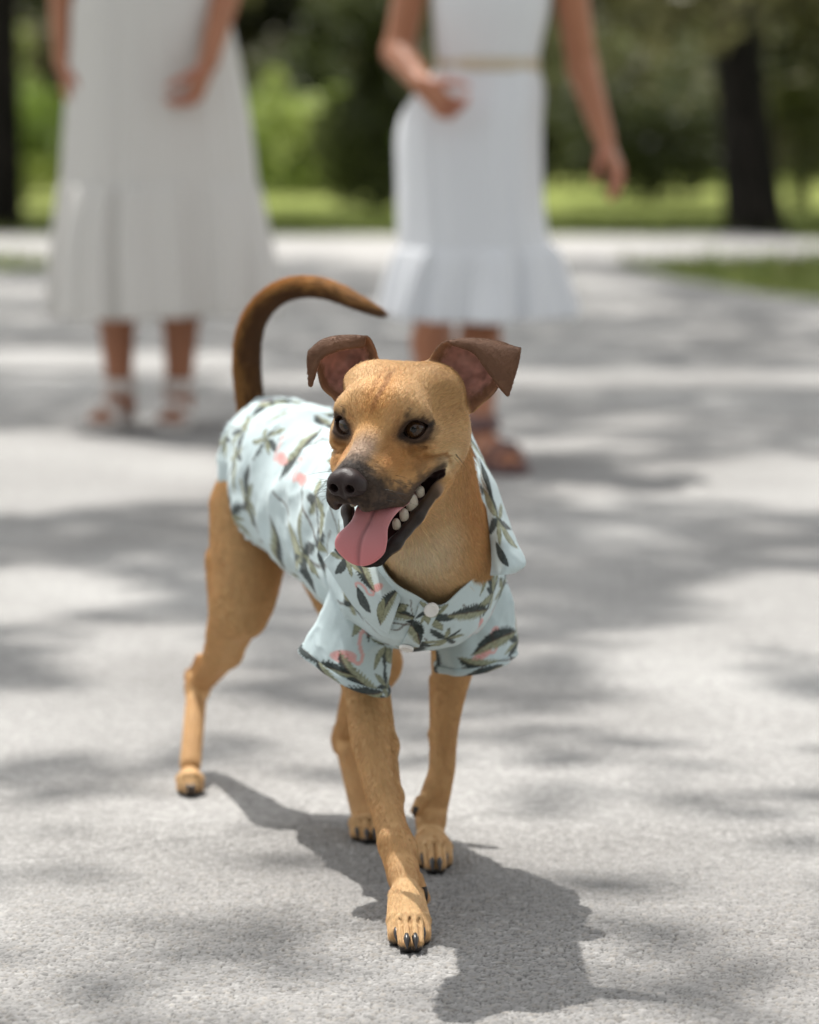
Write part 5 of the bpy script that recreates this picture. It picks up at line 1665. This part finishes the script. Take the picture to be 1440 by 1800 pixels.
    hw_ = bpy.data.hair_curves.new('whiskers'); hw_.add_curves([6] * len(wk))
    hw_.attributes['position'].data.foreach_set('vector', pts.ravel())
    ra = hw_.attributes.get('radius') or hw_.attributes.new('radius', 'FLOAT', 'POINT')
    ra.data.foreach_set('value', np.tile(np.array([.00018, .00016, .00014, .00011, .00008, .00003], np.float32), len(wk)))
    m_wh, nt, b = mat_new('whisker', color=(.03, .025, .02), rough=.4)
    hw_.materials.append(m_wh)
    o = bpy.data.objects.new('whiskers', hw_); COL.objects.link(o); o.parent = dog; o.location = -dog.location; o['kind'] = 'stuff'
# ================================================================== THE TWO WOMEN
m_pskin, nt, b = mat_new('sunlit_skin', rough=.45, spec=.4, attr='col', Subsurface_Weight=.08, Subsurface_Scale=.01)
b.inputs['Subsurface Radius'].default_value = (1.0, .35, .2)
add_bump(nt, b, 300, .15, .001)
m_hair, nt, b = mat_new('dark_hair', color=(.028, .016, .010), rough=.45, spec=.4)
w_ = nt.nodes.new('ShaderNodeTexWave'); w_.inputs['Scale'].default_value = 18; w_.inputs['Distortion'].default_value = 6; w_.bands_direction = 'X'
bu = nt.nodes.new('ShaderNodeBump'); bu.inputs['Strength'].default_value = .7; bu.inputs['Distance'].default_value = .004
nt.links.new(w_.outputs['Fac'], bu.inputs['Height']); nt.links.new(bu.outputs['Normal'], b.inputs['Normal'])

def add_hand(B, wrist, d, palm_n, thumb_side, curl, s=1.0, spread=.10):
    """d: wrist to knuckles; palm_n: out of the palm; thumb_side: towards the thumb."""
    d = nrm(d); t = nrm(np.asarray(thumb_side, float) - d * (d @ np.asarray(thumb_side, float))); n = np.cross(d, t)
    if n @ np.asarray(palm_n, float) < 0: n = -n
    K = wrist + d * .085 * s
    for o in (-.5, 0, .5):
        B.cap(wrist + d * .012 * s + t * o * .034 * s, K + t * o * .052 * s, .0145 * s, .0125 * s, .012, tg='skin')
    nails = []
    for i, (o, L) in enumerate(((.95, .070), (.33, .079), (-.33, .073), (-.95, .056))):
        p = K + t * o * .0285 * s
        f = nrm(d + t * o * spread)
        a = 0.0
        for j, (q, r0, r1) in enumerate(((.44, .0088, .0082), (.31, .0082, .0074), (.25, .0074, .0060))):
            a += curl * (.55, .75, .55)[j] * (1 + .12 * i)
            g = f * math.cos(a) + n * math.sin(a)
            e = p + g * L * q * s
            B.cap(p, e, r0 * s, r1 * s, .0022, tg='hand')
            p = e
        nails.append(p)
    p = wrist + d * .026 * s + t * .020 * s
    g = nrm(d * .62 + t * .62 + n * .35)
    e = p + g * .042 * s
    B.cap(p, e, .0140 * s, .0100 * s, .008, tg='hand')
    g2 = nrm(d * .9 + t * .30 + n * (.25 + .5 * curl))
    e2 = e + g2 * .030 * s; B.cap(e, e2, .0100 * s, .0085 * s, .003, tg='hand')
    g3 = nrm(d * .9 + t * .05 + n * (.3 + .6 * curl)); B.cap(e2, e2 + g3 * .025 * s, .0085 * s, .0065 * s, .003, tg='hand')

def add_foot(B, ankle, toe, s=1.0):
    f = toe - ankle; f = nrm([f[0], f[1], 0]); lat = V3(-f[1], f[0], 0)
    heel = ankle - f * .035; heel[2] = .045
    B.cap(ankle, heel, .030 * s, .030 * s, .02, tg='foot')
    ball = ankle + f * .105 * s; ball[2] = .040
    B.cap(ankle + V3(0, 0, -.012), ball, .033 * s, .024 * s, .02, tg='foot')
    B.cap(heel, ball, .026 * s, .022 * s, .02, tg='foot')
    for i, o in enumerate((-1.6, -.85, -.2, .45, 1.1)):
        p = ball + lat * o * .019 * s; e = p + f * (.052 - .006 * abs(o + .2)) * s; e[2] = .030; p[2] = .034
        B.cap(p, e, .012 * s, .0085 * s, .006, tg='foot')
    return f, lat, heel, ball

def add_head(B, neck, H, look):
    """A head of height H above the neck point, facing `look`."""
    f = nrm(look); l = np.cross([0, 0, 1.0], f); FR = Frame(np.stack([l, f, [0, 0, 1.0]], 1), neck, H / .235)
    B.cap((0, -.02, -.06), (0, .0, .05), .052, .047, .03, FR, tg='skin')
    B.ell((0, -.005, .165), (.072, .092, .085), .03, FR, tg='skin')
    B.ell((0, .035, .100), (.055, .058, .075), .03, FR, tg='skin')
    B.ell((0, .065, .060), (.024, .022, .020), .02, FR, tg='skin')
    B.cap((0, .088, .150), (0, .108, .112), .007, .0115, .012, FR, tg='skin')
    for sx in (-1, 1):
        B.ell((sx * .010, .100, .110), (.007, .009, .006), .006, FR, tg='skin')
        B.ell((sx * .031, .083, .143), (.013, .012, .009), .010, FR, 's')
        B.ell((sx * .031, .074, .143), (.0125, .0125, .0115), .002, FR, tg='eyes')
        B.cap((sx * .016, .090, .160), (sx * .046, .078, .160), .006, .005, .010, FR, tg='skin')
        B.ell((sx * .073, -.008, .125), (.010, .018, .030), .006, FR, tg='skin')
    B.cap((-.020, .086, .081), (.020, .086, .081), .0055, .0055, .004, FR, tg='lips')
    B.cap((-.015, .086, .073), (.015, .086, .073), .0060, .0060, .004, FR, tg='lips')
    return FR

SKIN = np.array([.400, .170, .090])
def skin_col(B, V, tone):
    _, tg = B.near(V, .004)
    C = np.repeat((SKIN * tone)[None], len(V), 0) * (.9 + .2 * fbm(V * 25, 4, 2)[:, None])
    for k, c, w in (('hand', V3(.46, .175, .125) * tone, .55), ('lips', V3(.34, .08, .07), .9), ('eyes', V3(.05, .035, .03), 1.0), ('foot', V3(.42, .19, .11) * tone, .6)):
        if k in tg:
            C = C * (1 - w * tg[k][:, None]) + c[None] * (w * tg[k])[:, None]
    return C

def dress_mesh(rings, n1, n2, pleat, seed):
    """rings: (x, y, z, half width, half depth, pleat amount)."""
    R = cr(np.array(rings, float), n1)
    ph = np.linspace(0, 2 * math.pi, n2, endpoint=False)
    tt = np.linspace(0, 1, n1)
    wob = fbm(np.stack([np.cos(ph) * 2, np.sin(ph) * 2, 0 * ph], 1), seed, 3)
    V = np.zeros((n1, n2, 3))
    for i in range(n1):
        x, y, z, a, d, pl = R[i]
        w2 = fbm(np.stack([np.cos(ph) * 1.6, np.sin(ph) * 1.6, 0 * ph + tt[i] * 3], 1), seed + 5, 2) - .5
        k = 1 + pl * .55 * np.sin(round(pleat * .6) * ph + 16 * wob + 5.0 * w2) * (.3 + 1.4 * w2 + .7) + pl * .6 * np.sin(round(pleat * .3) * ph + 10 * wob + 1) + .16 * w2 * min(1, tt[i] * 3)
        V[i, :, 0] = x + a * np.sign(np.cos(ph)) * np.abs(np.cos(ph)) ** .9 * k
        V[i, :, 1] = y + d * np.sign(np.sin(ph)) * np.abs(np.sin(ph)) ** .9 * k
        V[i, :, 2] = z + .25 * a * .08 * np.sin(2 * ph + seed) * tt[i]
    return V.reshape(-1, 3), grid_faces(n1, n2, True)

def strap(path, r, n=10):
    p = cr(np.array(path, float), 28)
    tg = np.gradient(p, axis=0); tg /= np.linalg.norm(tg, axis=1, keepdims=True)
    V = []
    for q, t in zip(p, tg):
        a = nrm(np.cross(t, [0.03, .02, 1])); b = np.cross(t, a)
        for k in range(n):
            V.append(q + (a * math.cos(6.2832 * k / n) * .35 + b * math.sin(6.2832 * k / n)) * r)
    return np.array(V), grid_faces(28, n, True)

def sandal(root, f, lat, ankle, heel, ball, mat, sole_h=.022, s=1.0):
    prof = [(-.062, .012), (-.055, .026), (-.02, .030), (.04, .030), (.09, .040), (.135, .042), (.165, .032), (.175, .012)]
    q = cr(np.array(prof), 30)
    V = []
    base = ankle * V3(1, 1, 0)
    for z, k in ((.003, .94), (.006, 1), (sole_h - .003, 1), (sole_h, .95)):
        L = [base + f * u * s + lat * w * k * s for u, w in q] + [base + f * u * s - lat * w * k * s for u, w in q[::-1]]
        V += [p + V3(0, 0, z) for p in L]
    n2 = 60
    F = grid_faces(4, n2, True).tolist()
    me = bpy.data.meshes.new('sandal')
    nv = len(V)
    F += [list(range(n2))[::-1], list(range(nv - n2, nv))]
    me.from_pydata([tuple(v) for v in V], [], F)
    o = child('sandal', me, mat, root)
    A = ankle
    r = .040
    ring = [A + V3(0, 0, .018) + f * r * math.cos(t) * 1.05 + lat * r * math.sin(t) for t in np.linspace(0, 6.2832, 12)]
    Vs, Fs = strap(ring, .018); subchild('ankle_strap', mesh_from('ankle_strap', Vs, Fs), mat, o)
    b0 = ball * V3(1, 1, 0)
    for du in (-.012, .022):
        arc = [b0 + f * du + lat * .040 * math.cos(t) * s + V3(0, 0, .012 + .052 * math.sin(t)) for t in np.linspace(0, math.pi, 8)]
        Vs, Fs = strap(arc, .010); subchild('toe_strap', mesh_from('toe_strap', Vs, Fs), mat, o)

m_white, nt, b = mat_new('white_linen', color=(.75, .77, .80), rough=.85, spec=.1, Sheen_Weight=.1, Transmission_Weight=0.0)
add_bump(nt, b, 220, .25, .002)
m_ivory, nt, b = mat_new('ivory_gauze', color=(.63, .617, .59), rough=.88, spec=.08)
add_bump(nt, b, 260, .3, .002)
m_sandw, nt, b = mat_new('pale_leather', color=(.70, .66, .62), rough=.5)
m_sandr, nt, b = mat_new('dark_red_leather', color=(.16, .09, .085), rough=.45)
m_belt, nt, b = mat_new('straw_belt', color=(.58, .50, .38), rough=.7)

# ---- the woman on the left: ankle-length tiered dress
Yw = GY(752)
k1 = Yw / FPX
X1 = lambda px: (px - 720) * k1
Z1 = lambda py: CAM_H - (py - 206) * k1
B1 = Body(.0052)
rl, ll = V3(X1(206), Yw + .04, .085), V3(X1(311), Yw + .05, .085)
ft1 = [add_foot(B1, rl, rl + V3(-.05, -.18, 0), .9), add_foot(B1, ll, ll + V3(-.01, -.19, 0), .9)]
for an, kx_ in ((rl, X1(199)), (ll, X1(321))):
    kn = V3(kx_, Yw + .02, .47)
    B1.cap(an, an * .5 + kn * .5 + V3(0, .015, .02), .031, .050, .02, tg='skin')
    B1.cap(an * .5 + kn * .5 + V3(0, .015, .02), kn, .050, .052, .02, tg='skin')
    B1.cap(kn, V3(X1(265) + (.085 if kx_ > X1(265) else -.085), Yw + .05, .88), .054, .082, .02, tg='skin')
cx = X1(265); cy = Yw + .05
B1.ell((cx, cy, .93), (.165, .115, .13), .05, tg='skin'); B1.ell((cx, cy, 1.10), (.125, .095, .13), .05, tg='skin')
B1.ell((cx, cy, 1.27), (.150, .105, .14), .05, tg='skin'); B1.cap((cx - .15, cy + .01, 1.38), (cx + .15, cy + .01, 1.38), .052, .052, .04, tg='skin')
B1.cap((cx, cy, 1.36), (cx, cy - .01, 1.47), .055, .048, .03, tg='skin')
FR1 = add_head(B1, V3(cx, cy - .02, 1.475), .225, (.05, -1, 0))
# right arm (at the left of the picture) hangs, left arm comes across the skirt
B1.cap((cx - .175, cy + .01, 1.37), (X1(112), cy + .02, Z1(-45)), .047, .036, .02, tg='skin')
w1 = V3(X1(116), cy - .03, Z1(110)); B1.cap((X1(112), cy + .02, Z1(-45)), w1, .038, .0245, .012, tg='skin')
add_hand(B1, w1, V3(.16, -.12, -1), V3(1, -.1, 0), V3(.2, -1, 0), .32, 1.0)
el = V3(X1(408), cy - .05, Z1(-30)); B1.cap((cx + .175, cy + .01, 1.37), el, .047, .037, .02, tg='skin')
w2 = V3(X1(376), cy - .19, Z1(112)); B1.cap(el, w2, .039, .025, .012, tg='skin')
add_hand(B1, w2, V3(-.42, -.10, -1), V3(-.9, .3, -.2), V3(-.3, -1, .1), .80, 1.0)
V, F, N = B1.mesh()
woman = empty('person', (cx, cy, 0), 'woman in a long ivory tiered dress standing with arms hanging, left of the dog', 'person')
me = mesh_from('body', V, F); set_color(me, skin_col(B1, V, .92)); child('body', me, m_pskin, woman)
q = k1
rings = [(cx, cy, 1.375, .150, .105, .004), (cx, cy, 1.28, .165, .118, .008), (cx, cy, 1.13, .150, .110, .012), (cx, cy - .005, Z1(0), 128 * q, .140, .015),
         (X1(272), cy - .01, Z1(90), 142 * q, .155, .018), (X1(277), cy - .01, Z1(200), 157 * q, .170, .022), (X1(279), cy - .01, Z1(300), 169 * q, .180, .026),
         (X1(280), cy - .01, Z1(322), 172 * q, .183, .020), (X1(281), cy - .01, Z1(334), 176 * q, .190, .07), (X1(285), cy - .01, Z1(440), 192 * q, .205, .08), (X1(290), cy - .01, Z1(550), 200 * q, .215, .09)]
V, F = dress_mesh(rings, 110, 210, 26, 3)
o = child('dress', mesh_from('dress', V, F), m_ivory, woman); solid(o, .003)
sm = [(X1(280), cy - .01, Z1(325), 173.5 * q, .185, .02), (X1(280.5), cy - .01, Z1(331), 174.5 * q, .1865, .03)]
for sx in (-1, 1):
    Vs, Fs = strap([(cx + sx * .10, cy - .11, 1.33), (cx + sx * .105, cy - .05, 1.43), (cx + sx * .11, cy + .02, 1.44), (cx + sx * .10, cy + .10, 1.36)], .016)
    subchild('shoulder_strap', mesh_from('shoulder_strap', Vs, Fs), m_ivory, o)
for an, (f, lat, heel, ball) in zip((rl, ll), ft1):
    sandal(woman, f, lat, an, heel, ball, m_sandw, s=.92)
hb = Body(.008)
hb.ell((0, -.022, .178), (.084, .098, .090), .02, FR1); hb.ell((0, .075, .105), (.060, .060, .062), .01, FR1, 's')
hb.cap((-.045, -.06, .15), (-.070, -.07, -.12), .040, .030, .03, FR1); hb.cap((.045, -.06, .15), (.070, -.07, -.12), .040, .030, .03, FR1); hb.cap((0, -.08, .12), (0, -.09, -.14), .050, .040, .03, FR1)
V, F, N = hb.mesh(); child('hair', mesh_from('hair', V, F), m_hair, woman)

# ---- the girl on the right: belted midi dress with a flounce, walking
Yg = 7.30
k2 = Yg / FPX
X2 = lambda px: (px - 720) * k2
Z2 = lambda py: CAM_H - (py - 206) * k2
B2 = Body(.0052)
lk = P(842, 795, 7.10); lk[2] = .085
rk = V3(X2(752), 7.60, .085)
ft2 = [add_foot(B2, lk, lk + V3(.09, -.14, 0), .90), add_foot(B2, rk, rk + V3(-.03, -.17, 0), .94)]
kl = P(846, 500, 7.26); kr = P(768, 500, 7.32)
cx = X2(852); cy = Yg + .02
for an, kn, hx in ((lk, kl, .078), (rk, kr, -.078)):
    mid = an * .45 + kn * .55 + V3(0, .02, 0)
    B2.cap(an, mid, .029, .046, .02, tg='skin'); B2.cap(mid, kn, .046, .048, .02, tg='skin')
    B2.cap(kn, (cx + hx * .75 - .012, cy, .78), .050, .062, .02, tg='skin')
B2.ell((cx - .012, cy, .80), (.118, .095, .11), .05, tg='skin'); B2.ell((cx, cy, .96), (.108, .085, .11), .05, tg='skin')
B2.ell((cx + .01, cy, 1.11), (.132, .095, .13), .05, tg='skin'); B2.cap((cx - .115, cy + .01, 1.205), (cx + .145, cy + .01, 1.205), .046, .046, .04, tg='skin')
B2.cap((cx + .01, cy, 1.19), (cx + .01, cy - .01, 1.29), .050, .044, .03, tg='skin')
FR2 = add_head(B2, V3(cx + .01, cy - .02, 1.295), .212, (-.1, -1, -.1))
eR = P(700, 92, 7.32); B2.cap((cx - .135, cy + .01, 1.20), eR, .042, .034, .02, tg='skin')
wR = P(742, 148, 7.14); B2.cap(eR, wR, .036, .0235, .012, tg='skin')
add_hand(B2, wR, V3(.62, -.45, -.62), V3(.3, .5, -.6), V3(.3, -.6, .7), 1.15, .88)
eL = P(1024, 120, 7.34); B2.cap((cx + .165, cy + .01, 1.20), eL, .043, .034, .02, tg='skin')
wL = P(1062, 242, 7.24); B2.cap(eL, wL, .036, .0235, .012, tg='skin')
add_hand(B2, wL, V3(.28, -.20, -.75), V3(-.8, .5, -.2), V3(-.4, -.9, .1), .42, .90, .22)
V, F, N = B2.mesh()
girl = empty('person', (cx, cy, 0), 'girl in a white belted dress walking with one fist raised, behind the dog', 'person')
me = mesh_from('body', V, F); set_color(me, skin_col(B2, V, 1.0)); child('body', me, m_pskin, girl)
q = k2
rings = [(cx + .01, cy, 1.245, .105, .080, .004), (cx + .01, cy, 1.17, .132, .102, .006), (X2(862), cy, Z2(0), 103 * q, .115, .008), (X2(858), cy, Z2(70), 93 * q, .105, .012), (X2(857), cy, Z2(108), 86 * q, .096, .012),
         (X2(857), cy, Z2(122), 87 * q, .098, .012), (X2(846), cy, Z2(160), 108 * q, .112, .016), (X2(829), cy, Z2(225), 124 * q, .140, .020), (X2(831), cy - .01, Z2(330), 126 * q, .155, .024), (X2(838), cy - .02, Z2(420), 130 * q, .165, .028),
         (X2(842), cy - .02, Z2(432), 133 * q, .168, .022), (X2(843), cy - .02, Z2(444), 142 * q, .176, .08), (X2(843), cy - .02, Z2(500), 160 * q, .190, .11), (X2(842), cy - .02, Z2(552), 172 * q, .205, .13)]
V, F = dress_mesh(rings, 110, 210, 22, 8)
o = child('dress', mesh_from('dress', V, F), m_white, girl); solid(o, .003)
ph = np.linspace(0, 6.2832, 40)
Vs, Fs = strap([(X2(857) + 88.5 * q * math.cos(t), cy + .1005 * math.sin(t), Z2(115)) for t in ph], .015)
subchild('belt', mesh_from('belt', Vs, Fs), m_belt, o)
for an, (f, lat, heel, ball) in zip((lk, rk), ft2):
    sandal(girl, f, lat, an, heel, ball, m_sandr, s=.94)
hb = Body(.008)
hb.ell((0, -.022, .178), (.084, .098, .090), .02, FR2); hb.ell((0, .075, .105), (.060, .060, .062), .01, FR2, 's')
hb.cap((0, -.08, .17), (0, -.13, .02), .045, .030, .03, FR2); hb.cap((0, -.13, .02), (0, -.12, -.12), .030, .018, .02, FR2)
V, F, N = hb.mesh(); child('hair', mesh_from('hair', V, F), m_hair, girl)
